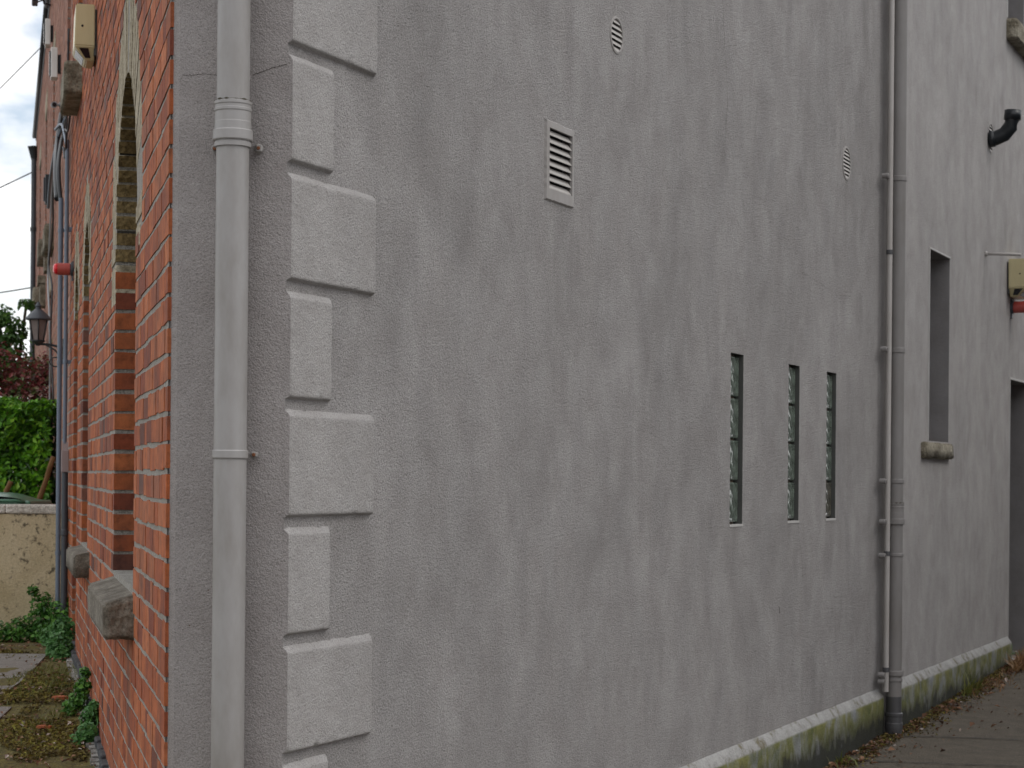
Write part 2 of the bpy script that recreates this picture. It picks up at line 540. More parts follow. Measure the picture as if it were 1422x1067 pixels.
M['yard'] = m_ground('mossy yard', (.075, .06, .042), (.16, .13, .09), (.06, .05, .014), (.19, .16, .035), .52)
M['road'] = m_ground('asphalt', (.09, .086, .08), (.14, .135, .125), (.04, .04, .03), (.06, .06, .04), .9)
M['dpc'] = m_stone('dark base course', (.03, .032, .036), (.055, .058, .064), (.09, .09, .09))
M['fillet'] = m_stone('pale mortar fillet', (.16, .15, .135), (.26, .25, .23), (.36, .35, .33))
M['slate'] = m_plain('roof slate', (.07, .07, .08), .7)


def gwall_mat():
    n = NT('ochre render')
    c = n.coord()
    a = n.noise(2.0, 6, .65, n.coord((1, 1, .5)), .3); g = n.noise(80, 3, .7, c)
    col = n.ramp(a, [(.3, (.40, .32, .18)), (.5, (.53, .44, .28)), (.7, (.60, .52, .36))])
    sp = n.noise(15, 5, .7, c, .1)
    big = n.noise(1.4, 3, .5, n.coord(loc=(2, 0, 5)))
    m = n.ramp(n.math('ADD', sp, n.math('MULTIPLY', big, .45)), [(.79, 0.0), (.87, .9)])
    col = n.mix(m, col, (.085, .07, .045))
    ch = n.ramp(n.noise(6, 4, .6, n.coord(loc=(8, 1, 3))), [(.66, 0.0), (.69, 1.0)])
    col = n.mix(ch, col, (.20, .18, .15))
    col = n.mix(.5, col, n.mix(1, col, n.ramp(g, [(.3, .6), (.7, 1.3)]), 'MULTIPLY'))
    return n.done(col, .93, n.bump(n.math('ADD', g, n.math('MULTIPLY', sp, 1.2)), .7, .01))


M['gwall'] = gwall_mat()

# ------------------------------------------------------------------ brickwork
COURSE, J0 = .0826, 1.553


def bricks(mb, s0, s1, z0, z1, blocked, seed, proud=.0042, depth=.10, mj=.0150, bm=0, jit=.0007, flemish=True):
    """individual bricks, course by course; blocked(z) gives the s intervals taken by openings"""
    rnd = random.Random(seed)
    k0 = math.ceil((z0 - J0) / COURSE); k1 = math.floor((z1 - J0) / COURSE)
    for k in range(k0, k1):
        za, zb = J0 + k * COURSE + mj / 2, J0 + (k + 1) * COURSE - mj / 2
        spans = [(s0, s1)]
        for (a, b) in blocked((za + zb) / 2):
            spans = [q for (p, e) in spans for q in ((p, min(e, a)), (max(p, b), e)) if q[1] - q[0] > .012]
        for (p, e) in spans:
            s = p; i = k
            first = True
            while s < e - .004:
                ln = (.222 if i % 2 else .108) if flemish else .222
                if first and k % 2: ln *= .75
                first = False
                ln *= rnd.uniform(.97, 1.03)
                t = min(s + ln, e)
                if e - t < .03: t = e
                end = t >= e - .001
                dz = rnd.uniform(-.0028, .0028); pr = proud + rnd.uniform(-.0013, .0013)
                q0 = pr + rnd.uniform(-jit, jit); q1 = pr + rnd.uniform(-jit, jit)
                tint = min(1, max(0, rnd.gauss(.52, .21)))
                b = t - (0 if end else rnd.uniform(.006, .012))
                tp = [rnd.uniform(-.0028, .0028) for _ in range(4)]
                v = [mb.P(s, q0, za + dz + tp[0]), mb.P(b, q1, za + dz + tp[1]), mb.P(b, q1, zb + dz + tp[2]), mb.P(s, q0, zb + dz + tp[3])]
                w = [mb.P(s, -depth, za + dz), mb.P(b, -depth, za + dz), mb.P(b, -depth, zb + dz), mb.P(s, -depth, zb + dz)]
                mb.face(v, bm, tint)
                for x in range(4):
                    y = (x + 1) % 4
                    mb.face([v[x], v[y], w[y], w[x]], bm, tint)
                if not end:
                    mb.face([mb.P(b - .001, .0020, za + .001), mb.P(t + .001, .0020, za + .001), mb.P(t + .001, .0020, zb - .001), mb.P(b - .001, .0020, zb - .001)], 2)
                s = t; i += 1


def voussoirs(mb, s0, s1, zs, thick, n, o0, o1, mat, gap=.012, rise=None):
    c, r = (s0 + s1) / 2, (s1 - s0) / 2
    k = (rise or r) / r
    for i in range(n):
        a0, a1 = math.pi * i / n, math.pi * (i + 1) / n
        g = gap / r / 2
        a0 += g * random.uniform(.7, 1.5); a1 -= g
        pts = []
        for rr, aa in ((r, a0), (r, (a0 + a1) / 2), (r, a1), (r + thick, a1), (r + thick, (a0 + a1) / 2), (r + thick, a0)):
            pts.append((c + rr * math.cos(aa) + random.uniform(-.003, .003), zs + (rr - r) * math.sin(aa) + r * k * math.sin(aa) + random.uniform(-.003, .003)))
        mb.prism(pts, o0, o1 + random.uniform(-.003, .003), mat, random.random())
        mb.m[-6] = mb.m[-5] = 2


def arch_block(s0, s1, z0, zs, ring=0.0):
    c, r = (s0 + s1) / 2, (s1 - s0) / 2
    def f(z):
        if z < z0: return []
        if z <= zs:
            return [(s0, s1)]
        R_ = r + ring
        if z - zs < R_:
            w = math.sqrt(R_ * R_ - (z - zs) ** 2)
            return [(c - w, c + w)]
        return []
    return f


def window_unit(house, fr, hole, o, label=None, bars=True, name='window'):
    """frame and pane closing a hole at depth o"""
    ss = [p[0] for p in hole]; zz = [p[1] for p in hole]
    s0, s1, z0, z1 = min(ss), max(ss), min(zz), max(zz)
    mb = MB(fr, ((s0 + s1) / 2, o, z0))
    inner = []
    cs, cz = (s0 + s1) / 2, (z0 + z1) / 2
    fw = .05
    for p in hole:
        inner.append((p[0] + (fw if p[0] < cs - 1e-4 else -fw if p[0] > cs + 1e-4 else 0), p[1] + (fw if p[1] < cz else -fw)))
    a = [mb.P(p[0], o, p[1]) for p in hole]; b = [mb.P(p[0], o, p[1]) for p in inner]
    c = [mb.P(p[0], o - .03, p[1]) for p in inner]
    for i in range(len(hole)):
        j = (i + 1) % len(hole)
        mb.face([a[i], a[j], b[j], b[i]]); mb.face([b[i], b[j], c[j], c[i]])
    if bars:
        mb.box(s0 + fw, s1 - fw, o - .03, o - .004, cz - .02, cz + .02)
    w = mb.build(name, M['frame'], house)
    p = MB(fr, ((s0 + s1) / 2, o, z0)); p.poly(inner, o - .03)
    p.build('pane', M['pane'], w)
    return w


def sill(parent, fr, s0, s1, o0, o1, z0, z1, mat, jit=.0, name='sill', seg=10, fall=.012):
    mb = MB(fr, ((s0 + s1) / 2, 0, z0))
    bm = bmesh.new(); bmesh.ops.create_cube(bm, size=1)
    for v in bm.verts:
        slope = -fall if (v.co.z > 0 and v.co.y > 0) else 0
        v.co = Vector((s0 + (v.co.x + .5) * (s1 - s0), o0 + (v.co.y + .5) * (o1 - o0), z0 + (v.co.z + .5) * (z1 - z0) + slope))
    bmesh.ops.bevel(bm, geom=list(bm.edges), offset=.008, segments=2, affect='EDGES')
    bmesh.ops.subdivide_edges(bm, edges=[e for e in bm.edges if e.calc_length() > .1], cuts=seg, use_grid_fill=True)
    for v in bm.verts:
        n_ = noise.noise_vector(v.co * 14) * .003 + noise.noise_vector(v.co * 45) * .0025
        v.co += n_ * (1 + jit)
    mb.add_bm(bm, smooth=True)
    return mb.build(name, mat, parent)


# ================================================================== CORNER HOUSE
EAVE = 7.2
WALL_O = -.017
GEND = 7.165          # where the rear section steps forward
FEND = 8.55           # party line on the brick front
house = empty('corner_house', PR)
tag(house, 'two storey corner house with grey roughcast gable, splayed corner, quoins and red brick front', 'house')

# ---- brick front
A0, A1, AZ, AS = 1.45, 2.75, 1.15, 2.41        # arched window
B0, B1, BZ, BS = 5.40, 6.16, 1.15, 2.56        # narrow arched window
D0, D1, DZ, DS = 7.02, 7.66, .42, 2.53         # narrow arched doorway
U0, U1, UZ, UT = 6.72, 7.42, 4.02, 5.7         # upper window
U2, U3 = 1.6, 2.6
fa, fb, fd = arch_block(A0, A1, AZ - .07, AS, .31), arch_block(B0, B1, BZ - .07, BS, .24), arch_block(D0, D1, DZ, DS, .24)


def blk(z):
    out = fa(z) + fb(z) + fd(z)
    if UZ < z < UT: out += [(U0, U1), (U2, U3)]
    return sorted(out)


mb = MB(FAC)
bricks(mb, .020, FEND, .10, EAVE, blk, 11)
fholes = [arch(A0 - .006, A1 + .006, AZ, AS), arch(B0 - .005, B1 + .005, BZ, BS), arch(D0 - .005, D1 + .005, .12, DS), rect(U0 - .005, U1 + .005, UZ, UT), rect(U2 - .005, U3 + .005, UZ, UT)]
mb.sheet(rect(.019, FEND, .1, EAVE), fholes, .0014, 1, .14)
brick_wall = mb.build('brick_wall', [M['brick'], M['mortar'], M['mortar_dark']], house)

for (s0, s1, zs, th, nv) in ((A0, A1, AS, .30, 31), (B0, B1, BS, .23, 19), (D0, D1, DS, .23, 17)):
    mb = MB(FAC, ((s0 + s1) / 2, 0, zs))
    voussoirs(mb, s0, s1, zs, th, nv, -.115, .004, 0)
    # mortar between the arch stones, a little behind them
    c, r = (s0 + s1) / 2, (s1 - s0) / 2
    n_ = 24
    pts = [(c + (r + .006) * math.cos(math.pi * i / n_), zs + (r + .006) * math.sin(math.pi * i / n_)) for i in range(n_ + 1)]
    pts += [(c + (r + th + .004) * math.cos(math.pi * i / n_), zs + (r + th + .004) * math.sin(math.pi * i / n_)) for i in range(n_, -1, -1)]
    for i in range(n_):
        mb.prism([pts[i], pts[i + 1], pts[2 * n_ - i], pts[2 * n_ + 1 - i]], -.12, -.0006, 1)
    mb.build('arch', [M['arch'], M['mortar_dark'], M['soffit']], house)

# springer stones below the arch of the big window
for q in ((A1 + .001, A1 + .30, AS - .17), (A0 - .20, A0 - .001, AS - .09)):
    mb = MB(FAC, (q[0], 0, AS)); mb.bevbox(q[0], q[1], -.11, .005, q[2], AS - .006, .006)
    mb.build('springer', M['arch'], house)

w = window_unit(house, FAC, fholes[0], -.13)
sill(w, FAC, A0 - .035, A1 + .02, -.10, .105, AZ - .178, AZ + .004, M['sill'], fall=.06)
w = window_unit(house, FAC, fholes[1], -.13)
sill(w, FAC, B0 - .33, B1 + .12, -.10, .085, BZ - .15, BZ + .004, M['sill'], fall=.04)
w = window_unit(house, FAC, fholes[3], -.13)
sill(w, FAC, U0 - .05, U1 + .06, -.10, .11, UZ - .20, UZ + .004, M['sill_dark'])
w = window_unit(house, FAC, fholes[4], -.13)
sill(w, FAC, U2 - .05, U3 + .06, -.10, .11, UZ - .20, UZ + .004, M['sill_dark'])
mb = MB(FAC, ((D0 + D1) / 2, -.13, .12))
mb.poly(fholes[2], -.13)
for zz in (.55, 1.35):
    mb.bevbox(D0 + .10, D1 - .10, -.13, -.118, zz, zz + .62, .008)
mb.build('door', M['frame'], house)
# base course and mortar fillet along the foot of the brick front
mb = MB(FAC)
for i in range(42):
    s = i * .2; zt = .06 + .06 * max(0, min(1, 1)) 
    y = FAC.world(s + .1, 0, 0).y
    g = min(.40, max(0, .27 + .06 * (y - 8.8)))
    mb.bevbox(s + .002, s + .199, -.05, .028 + random.uniform(-.004, .004), g - .15, g + .055 + random.uniform(-.006, .006), .006)
mb.build('base_course', M['dpc'], house)
mb = MB(FAC)
for i in range(84):
    s = i * .1
    y = FAC.world(s + .05, 0, 0).y
    g = min(.40, max(0, .27 + .06 * (y - 8.8)))
    mb.prism([(s, g - .1), (s + .1, g - .1), (s + .1, g + .018), (s, g + .018)], .02, .055 + random.uniform(-.012, .016), 0)
mb.build('mortar_fillet', M['fillet'], house)

# ---- splayed corner, quoins and gable share one profile at the corner
GROOVES = [2.735 + .3285 * k for k in range(14, -9, -1)]
GROOVES = [z for z in GROOVES if z < EAVE and z > .2]
blocks = []
for hi, lo in zip([EAVE] + GROOVES, GROOVES + [.28]):
    blocks.append((lo, hi))
# block just above groove 2.735 is long
def is_long(lo): return round((lo - 2.735) / .3285) % 2 == 0
WOUT = S_DIR.dot(G_OUT); WG = S_DIR.dot(G_DIR)
QP = .017
S_LONG, S_SHORT = .512, .246


def qh(s, z, lo, hi, L):
    """height of a quoin block above the wall plane"""
    h = QP
    zb, zt = z - (lo + .009), (hi - .019 + noise.noise(Vector((s * 9, hi, 2))) * .002) - z
    q_ = max(0.0, min(1, zb / .008)); h = min(h, q_ ** .7 * QP)                      # crisp undercut at the foot
    q_ = max(0.0, min(1, zt / .021)); h = min(h, (1 - (1 - q_) ** 1.5) * QP)                      # worn weathered slope on top
    q_ = max(0.0, min(1, (L - s + noise.noise(Vector((2, z * 14, lo))) * .003) / .015)); h = min(h, (1 - (1 - q_) ** 1.5) * QP)
    # knocks and chips along the edges
    e = min(zb, zt, L - s + .004)
    if e < .022:
        c = noise.noise(Vector((s * 26, z * 26, lo * 3 + 5)))
        if c > .30: h = max(0.0, h - (c - .30) * .030 * (1 - e / .022))
    return h


def nz(s, z, k):
    return noise.noise(Vector((s * 38, z * 38, k))) * .0011 + noise.noise(Vector((s * 120, z * 120, k + 7))) * .0006


def corner_h(z):
    for lo, hi in blocks:
        if lo <= z <= hi:
            return max(0, qh(0, z, lo, hi, S_LONG))
    return 0


def corner_wob(z):
    return noise.noise(Vector((3.3, 1.7, z * 60))) * .0016 + noise.noise(Vector((8.3, 1.7, z * 21))) * .0014


def zrows(z0, z1):
    rows = []; z = z0
    while z < z1:
        rows.append(z); z += .0055 if z < 3.0 else .03
    return rows + [z1]


for lo, hi in blocks:
    L = S_LONG if is_long(lo) else S_SHORT
    mb = MB(GAB, (0, 0, lo))
    fine = lo < 3.0
    step = .0055 if fine else .03
    zs = [lo + (hi - lo) * i / max(4, round((hi - lo) / step)) for i in range(max(4, round((hi - lo) / step)) + 1)]
    # extra rows on the breaks
    zs = sorted(set(zs + [lo + .009, lo + .015, hi - .019, hi - .038]))
    ns = round(L / (.007 if fine else .05))
    ss = sorted(set([L * i / ns for i in range(ns + 1)] + [.003, .006, L - .024, L - .016, L - .008]))
    grid = []
    for z in zs:
        row = []
        for i, s in enumerate(ss):
            h = qh(s, z, lo, hi, L)
            if s < .010: h = max(0, h - .0035 * (1 - s / .010) ** 2)
            o = h - QP + (nz(s, z, lo) if h > .002 else -.0004)
            sx = s
            if i == 0:
                t = (QP - h) / -WOUT if h > 0 else QP / -WOUT
                sx = WG * t + corner_wob(z) * .8
            row.append(mb.P(sx, max(o, WALL_O - .0004), z))
        grid.append(row)
    for a, b in zip(grid, grid[1:]):
        for i in range(len(a) - 1):
            mb.face([a[i], a[i + 1], b[i + 1], b[i]], 0, .5, True)
    mb.build('quoin', M['quoin'], house, recalc=False)

# splayed corner face, rough edge against the quoins, rounded arris against the brick
mb = MB(STR)
rows = zrows(0, EAVE)
BW = .021
grid = []
for z in rows:
    h = corner_h(z)
    h = max(0, h - .0035) if h > 0 else 0
    t0 = (QP - h) / -WOUT - .001 + corner_wob(z) * .8
    ts = [t0 + (S_LEN - BW - t0) * i / 26 for i in range(27)]
    row = []
    for t in ts: row.append(mb.P(t, noise.noise(Vector((t * 9, z * 9, 2))) * .0012, z))
    for q in (.25, .5, .75, 1.0):
        row.append(mb.P(S_LEN - BW + BW * q + noise.noise(Vector((1, 2, z * 30))) * .0012, -.020 * q, z))
    row.append(mb.P(S_LEN + .0125 + noise.noise(Vector((4, 2, z * 40))) * .0015, -.030, z)); row.append(mb.P(S_LEN + .0135, -.06, z))
    grid.append(row)
for a, b in zip(grid, grid[1:]):
    for i in range(len(a) - 1):
        mb.face([a[i], a[i + 1], b[i + 1], b[i]], 0, .5, i < 25)
# hairline crack running across the corner
def crack(mb, pts, w, mat):
    P = []
    for (t0, z0), (t1, z1) in zip(pts, pts[1:]):
        for i in range(12):
            f = i / 12
            P.append((t0 + (t1 - t0) * f, z0 + (z1 - z0) * f + noise.noise(Vector((t0 * 50 + f * 9, 3, 1))) * .0035))
    P.append(pts[-1])
    for (a, b) in zip(P, P[1:]):
        ww = w * random.uniform(.3, 1.1)
        ids = [mb.P(a[0], .0016, a[1] - ww), mb.P(b[0], .0016, b[1] - ww), mb.P(b[0], .0016, b[1] + ww), mb.P(a[0], .0016, a[1] + ww)]
        mb.face(ids, mat)
crack(mb, [(.018, 2.685), (.06, 2.675), (.115, 2.655)], .0012, 1)
crack(mb, [(.205, 2.655), (.25, 2.66), (.315, 2.655)], .0008, 1)
mb.build('splayed_corner', [M['strip'], M['crack']], house, recalc=False)

# ---- gable wall with openings for the slit windows and vents
SLITS = [(4.085, 4.282), (5.058, 5.262), (5.808, 6.008)]
SZ0, SZ1 = 1.333, 2.131
VENT = (1.837, 2.103, 2.552, 2.838)
RV1, RV2 = (2.556, 3.287, .064), (6.19, 3.313, .083)
gholes = [rect(a, b, SZ0, SZ1) for a, b in SLITS] + [rect(VENT[0] + .025, VENT[1] - .02, VENT[2] + .04, VENT[3] - .025), circle(*RV1), circle(*RV2)]
mb = MB(GAB)
mb.sheet([(-.0057, 0), (GEND, 0), (GEND, EAVE), (-.0057, EAVE)], gholes, WALL_O, 0)
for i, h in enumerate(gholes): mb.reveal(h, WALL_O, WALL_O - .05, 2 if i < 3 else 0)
def wall_crack(pts, w):
    P = []
    for (t0, z0), (t1, z1) in zip(pts, pts[1:]):
        for i in range(10):
            f = i / 10
            P.append((t0 + (t1 - t0) * f + noise.noise(Vector((z0 * 30 + f * 6, t0, 1))) * .010, z0 + (z1 - z0) * f + noise.noise(Vector((t0 * 30 + f * 6, 3, 1))) * .010))
    for a, b in zip(P, P[1:]):
        q = w * random.uniform(.3, 1.1); dx, dz = b[0] - a[0], b[1] - a[1]; l_ = math.hypot(dx, dz) + 1e-6; nx, nz_ = -dz / l_ * q, dx / l_ * q
        mb.face([mb.P(a[0] - nx, WALL_O + .0012, a[1] - nz_), mb.P(b[0] - nx, WALL_O + .0012, b[1] - nz_), mb.P(b[0] + nx, WALL_O + .0012, b[1] + nz_), mb.P(a[0] + nx, WALL_O + .0012, a[1] + nz_)], 1)
wall_crack([(5.26, 1.325), (5.28, 1.24), (5.34, 1.12), (5.36, 1.02)], .0016)
wall_crack([(5.25, 2.62), (5.6, 2.60), (6.0, 2.56), (6.3, 2.58), (6.6, 2.40)], .0006)
wall_crack([(4.92, .905), (4.93, .87)], .006)
wall_crack([(3.9, 3.75), (4.0, 3.3), (3.95, 2.95)], .0012)
mb.build('roughcast_gable', [M['stucco'], M['crack'], M['slit_reveal']], house)

for i, (a, b) in enumerate(SLITS):
    mb = MB(GAB, ((a + b) / 2, WALL_O - .048, SZ0))
    mb.sheet(rect(a, b, SZ0, SZ1), [], WALL_O - .046)
    w = mb.build('window', M['gbj'], house)
    hh = (SZ1 - SZ0 - .012) / 4
    for k in range(4):
        z0 = SZ0 + .006 + k * hh
        bb = MB(GAB, ((a + b) / 2, WALL_O, z0))
        last = (i == 2 and k == 0)
        e = .004
        bb.bevbox(a + e, b - e, WALL_O - .06, WALL_O - .020, z0 + .005, z0 + hh - .005, .006, n=2)
        # raised rim and wavy pressed face
        nsx, nzz = 14, 16
        gr = []
        for zi in range(nzz + 1):
            row = []
            for xi in range(nsx + 1):
                s = a + .018 + (b - a - .036) * xi / nsx; z = z0 + .018 + (hh - .036) * zi / nzz
                ed = min(xi, nsx - xi, 2) / 2 * min(zi, nzz - zi, 2) / 2
                wv = noise.noise(Vector((s * 26 + i * 9, z * 13 + k * 5, 1))) * .007
                row.append(bb.P(s, WALL_O - .0185 - .004 * ed + wv * ed, z))
            gr.append(row)
        for p, q in zip(gr, gr[1:]):
            for xi in range(nsx):
                bb.face([p[xi], p[xi + 1], q[xi + 1], q[xi]], 0, .5, True)
        bb.build('glass_block', M['gb2'] if last else M['gb'], w, recalc=False)
    s_ = MB(GAB, ((a + b) / 2, WALL_O, SZ0))
    s_.prism([(a - .004, SZ0 - .010), (b + .004, SZ0 - .010), (b + .004, SZ0 + .0015), (a - .004, SZ0 + .0015)], WALL_O - .02, WALL_O + .003)
    s_.build('sill', M['trim'], w)

# ---- plinth of the gable, splayed on top
def plinth(parent, s0, s1, o, top, wob, zlow=-.1):
    mb = MB(GAB, (s0, o, 0))
    n = int((s1 - s0) / .02); grid = []
    for i in range(n + 1):
        s = s0 + (s1 - s0) * i / n
        j = noise.noise(Vector((s * 7, wob, 0))) * .004 + noise.noise(Vector((s * 1.1, wob, 3))) * .006
        prof = [(.036, zlow), (.036 + j * .3, .05), (.037 + j * .5, top - .075 + j), (.034, top - .045 + j), (.004, top - .004 + j * .5), (-.002, top + j * .5)]
        grid.append([mb.P(s, o + q[0] + noise.noise(Vector((s * 12, q[1] * 12, 4))) * .0012, q[1]) for q in prof])
    for a, b in zip(grid, grid[1:]):
        for i in range(len(a) - 1):
            mb.face([a[i], a[i + 1], b[i + 1], b[i]], 0, .5, True)
    mb.face(grid[0], 0); mb.face(grid[-1], 0)
    return mb.build('plinth', M['plinth'], parent)


plinth(house, -.012, GEND - .105, WALL_O, .300, 1.0)

# ---- the rest of the body: party side, back and roof
mb = MB(WF, tuple(PR))
a = FAC.world(FEND, 0, 0); b = GAB.world(GEND + .1, WALL_O, 0)
mb.face([mb.P(*FAC.world(FEND, -.002, 0)), mb.P(b.x, b.y, 0), mb.P(b.x, b.y, EAVE), mb.P(a.x, a.y, EAVE)])
mb.build('party_wall', M['rear_smooth'], house)
mb = MB(WF, tuple(PR))
pts = [FAC.world(FEND, .12, EAVE), FAC.world(0, .12, EAVE), GAB.world(0, .05, EAVE), GAB.world(GEND, .05, EAVE)]
lo_ = [mb.P(*p) for p in pts]; hi_ = [mb.P(p.x, p.y, EAVE + .12) for p in pts]
mid = (pts[0] + pts[3]) / 2 + Vector((0, 0, 1.6)); near = (pts[1] + pts[2]) / 2 + Vector((.2, 1.5, 1.2))
mi, ne = mb.P(*mid), mb.P(*near)
mb.face(lo_)
for i in range(4): mb.face([lo_[i], lo_[(i + 1) % 4], hi_[(i + 1) % 4], hi_[i]])
mb.face([hi_[0], hi_[1], ne, mi]); mb.face([hi_[1], hi_[2], ne]); mb.face([hi_[2], hi_[3], mi, ne]); mb.face([hi_[3], hi_[0], mi])
mb.build('roof', M['slate'], house)

# ================================================================== REAR SECTION (steps forward 38 mm)
RO = WALL_O + .0375
rear = empty('rear_house', GAB.world(GEND, 0, 0))
tag(rear, 'grey rendered rear house beyond the far drainpipe, with tall narrow window, doorway and mossy plinth', 'house')
RW = (8.225, 8.875, 1.805, 3.05)
DR = (11.25, 12.25, .12, 2.345)
UW = (10.99, 11.75, 5.14, 6.6)
REND = 19.0
rv3 = (10.34, 4.105, .100)
rholes = [rect(*RW), rect(*DR), rect(*UW), circle(*rv3)]
mb = MB(GAB, (GEND, RO, 0))
mb.sheet([(GEND, 0), (REND, 0), (REND, EAVE), (GEND, EAVE)], rholes[3:] and [rholes[3]] + rholes[:3], RO, 0)
mb.face([mb.P(GEND, RO, 0), mb.P(GEND, WALL_O - .1, 0), mb.P(GEND, WALL_O - .1, EAVE), mb.P(GEND, RO, EAVE)], 2)
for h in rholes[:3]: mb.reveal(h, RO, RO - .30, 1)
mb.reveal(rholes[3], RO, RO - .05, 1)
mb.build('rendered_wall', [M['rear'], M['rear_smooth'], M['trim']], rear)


def bead(parent, r, w=.014, sides='LT'):
    mb = MB(GAB, (r[0], RO, r[2]))
    mb.bevbox(r[0] - w, r[0] - .001, RO - .004, RO + .006, r[2], r[3] + w, .002)
    mb.bevbox(r[0] - .001, r[1] + w, RO - .004, RO + .006, r[3] + .001, r[3] + w, .002)
    return mb.build('trim', M['trim'], parent)


w = window_unit(rear, GAB, rholes[0], RO - .28)
bead(w, RW)
sl = sill(w, GAB, RW[0] - .21, RW[1] + .02, -.12 + RO, RO + .036, RW[2] - .115, RW[2] - .002, M['sill_dark'], .8)
w = window_unit(rear, GAB, rholes[2], RO - .28)
bead(w, UW, .02)
sill(w, GAB, UW[0] - .03, UW[1] + .25, -.12 + RO, RO + .085, UW[2] - .17, UW[2] - .002, M['sill_dark'], .9)
# doorway: dark boarded door set back in its opening
mb = MB(GAB, ((DR[0] + DR[1]) / 2, RO - .26, DR[2]))
mb.box(DR[0], DR[1], RO - .30, RO - .28, DR[2], DR[3])
for k in range(8):
    s = DR[0] + .03 + k * .118
    mb.bevbox(s, s + .113, RO - .28, RO - .262, DR[2] + .03, DR[3] - .03, .004)
d = mb.build('door', M['frame'], rear)
bead(d, DR, .018)
mb = MB(GAB, (DR[0], RO, .1))
mb.bevbox(DR[0] - .02, DR[1] + .05, RO - .28, RO + .03, .02, .128, .01)
mb.build('threshold', M['fillet'], rear)
plinth(rear, GEND + .001, DR[0] - .028, RO, .325, 5.0)
plinth(rear, DR[1] + .03, REND, RO, .40, 8.0)
mb = MB(GAB, (GEND, 0, 0))
p = [(GEND + .1, RO), (REND, RO), (REND, -2.6), (GEND + .1, -2.6)]
for (a, b) in zip(p[1:], p[2:] + p[:1]):
    mb.face([mb.P(a[0], a[1], 0), mb.P(b[0], b[1], 0), mb.P(b[0], b[1], EAVE), mb.P(a[0], a[1], EAVE)])
mb.build('back_wall', M['rear_smooth'], rear)
mb = MB(GAB, (GEND, 0, EAVE))
a = [mb.P(q[0], q[1] + (.06 if q[1] > 0 else 0), EAVE + .002) for q in p]; r0, r1 = mb.P(GEND + .1, -1.3, EAVE + 1.2), mb.P(REND, -1.3, EAVE + 1.2)
mb.face(a); mb.face([a[0], a[1], r1, r0]); mb.face([a[1], a[2], r1]); mb.face([a[2], a[3], r0, r1]); mb.face([a[3], a[0], r0])
mb.build('roof', M['slate'], rear)


# ================================================================== DRAINPIPES
def soil_pipe(fr, s, o, r, z0, z1, sockets, clips, mat, label, bare=None, arm=.0):
    root = empty('drainpipe', fr.world(s, o, z0), fr.rot)
    tag(root, label, 'drainpipe', 'grey drainpipes on the rendered walls')
    mb = MB(fr, (s, o, z0))
    zb = bare or z0
    mb.lathe(s, o, [(r, zb), (r, z1)], 36)
    mb.build('pipe', mat, root)
    if bare:
        mb = MB(fr, (s, o, z0))
        mb.lathe(s, o, [(r * .8, z0), (r * 1.08, z0 + .015), (r * 1.17, z0 + .05), (r * 1.17, z0 + .075), (r * 1.12, z0 + .08), (r * 1.12, z0 + .115), (r * 1.17, z0 + .12), (r * 1.17, z0 + .135), (r * 1.01, z0 + .14), (r * 1.01, zb)], 36)
        mb.build('foot', M['pipe_bare'], root)
    for z in sockets:
        mb = MB(fr, (s, o, z))
        k = r / .045
        prof = [(r, -.062), (.0505 * k, -.061), (.0508 * k, -.050), (.0495 * k, -.048), (.0495 * k, -.036), (.0505 * k, -.034), (.0505 * k, -.004), (.0505 * k, .006), (.0497 * k, .008), (.0497 * k, .034), (.0515 * k, .037), (.0515 * k, .043), (.0500 * k, .045), (.0500 * k, .052), (.0518 * k, .055), (.0518 * k, .062), (.047 * k, .064), (r, .064)]
        mb.lathe(s, o, [(a, z + b) for a, b in prof], 40)
        c = mb.build('collar', mat, root)
        for zz in (-.041, .065):                  # dirt caught in the rims, a ragged band
            g = MB(fr, (s, o, z)); n_ = 72; lo_, hi_ = [], []
            for q in range(n_):
                a = 2 * math.pi * q / n_; rr = r * 1.122
                hgt = max(.0004, .004 * noise.noise(Vector((math.cos(a) * 4, math.sin(a) * 4, z + zz * 30))) + .0012)
                lo_.append(g.P(s + math.cos(a) * rr, o + math.sin(a) * rr, z + zz - hgt)); hi_.append(g.P(s + math.cos(a) * rr, o + math.sin(a) * rr, z + zz + hgt * 1.4))
            for q in range(n_): g.face([lo_[q], lo_[(q + 1) % n_], hi_[(q + 1) % n_], hi_[q]])
            g.build('grime', M['grime'], c, recalc=False)
    for z, hgt, big in clips:
        mb = MB(fr, (s, o, z))
        rr = r * (1.23 if big else 1.10)
        mb.lathe(s, o, [(r * 1.0, z - hgt / 2), (rr - .002, z - hgt / 2), (rr, z - hgt / 2 + .003), (rr, z + hgt / 2 - .003), (rr - .002, z + hgt / 2), (r * 1.0, z + hgt / 2)], 40)
        if arm:                                   # strap running back along the wall to a wall plug
            mb.bevbox(s - r - arm, s - r * .6, o - r - .006, o - r + .018, z - hgt * .36, z + hgt * .36, .003)
            mb.lathe(s - r - arm + .012, z, [(.016, o - r - .012), (.016, o - r + .022), (.008, o - r + .026)], 12, 0, 'o')
        else:
            for sg in (-1, 1):
                zz = z - (.026 if big else .0)
                er = .013 if big else .009
                mb.lathe(s + sg * (rr + .004), zz, [(er, o - r * 1.4), (er, o - r * 1.15), (er * .8, o - r * 1.1)], 18, 0, 'o')
                mb.bevbox(s + sg * rr - .016, s + sg * rr + .002, o - r * 1.4, o - r * 1.0, zz - er * .8, zz + er * .8, .003)
        c = mb.build('bracket', mat, root)
        if not arm:
            zz = z - (.026 if big else .0)
            for sg in (-1, 1):
                x = MB(fr, (s, o, z))
                x.lathe(s + sg * (rr + .006), zz, [(.0055, o - r * 1.1), (.0055, o - r * 1.0), (.004, o - r * .96)], 8, 0, 'o')
                x.build('screw', M['rust'], c)
    return root


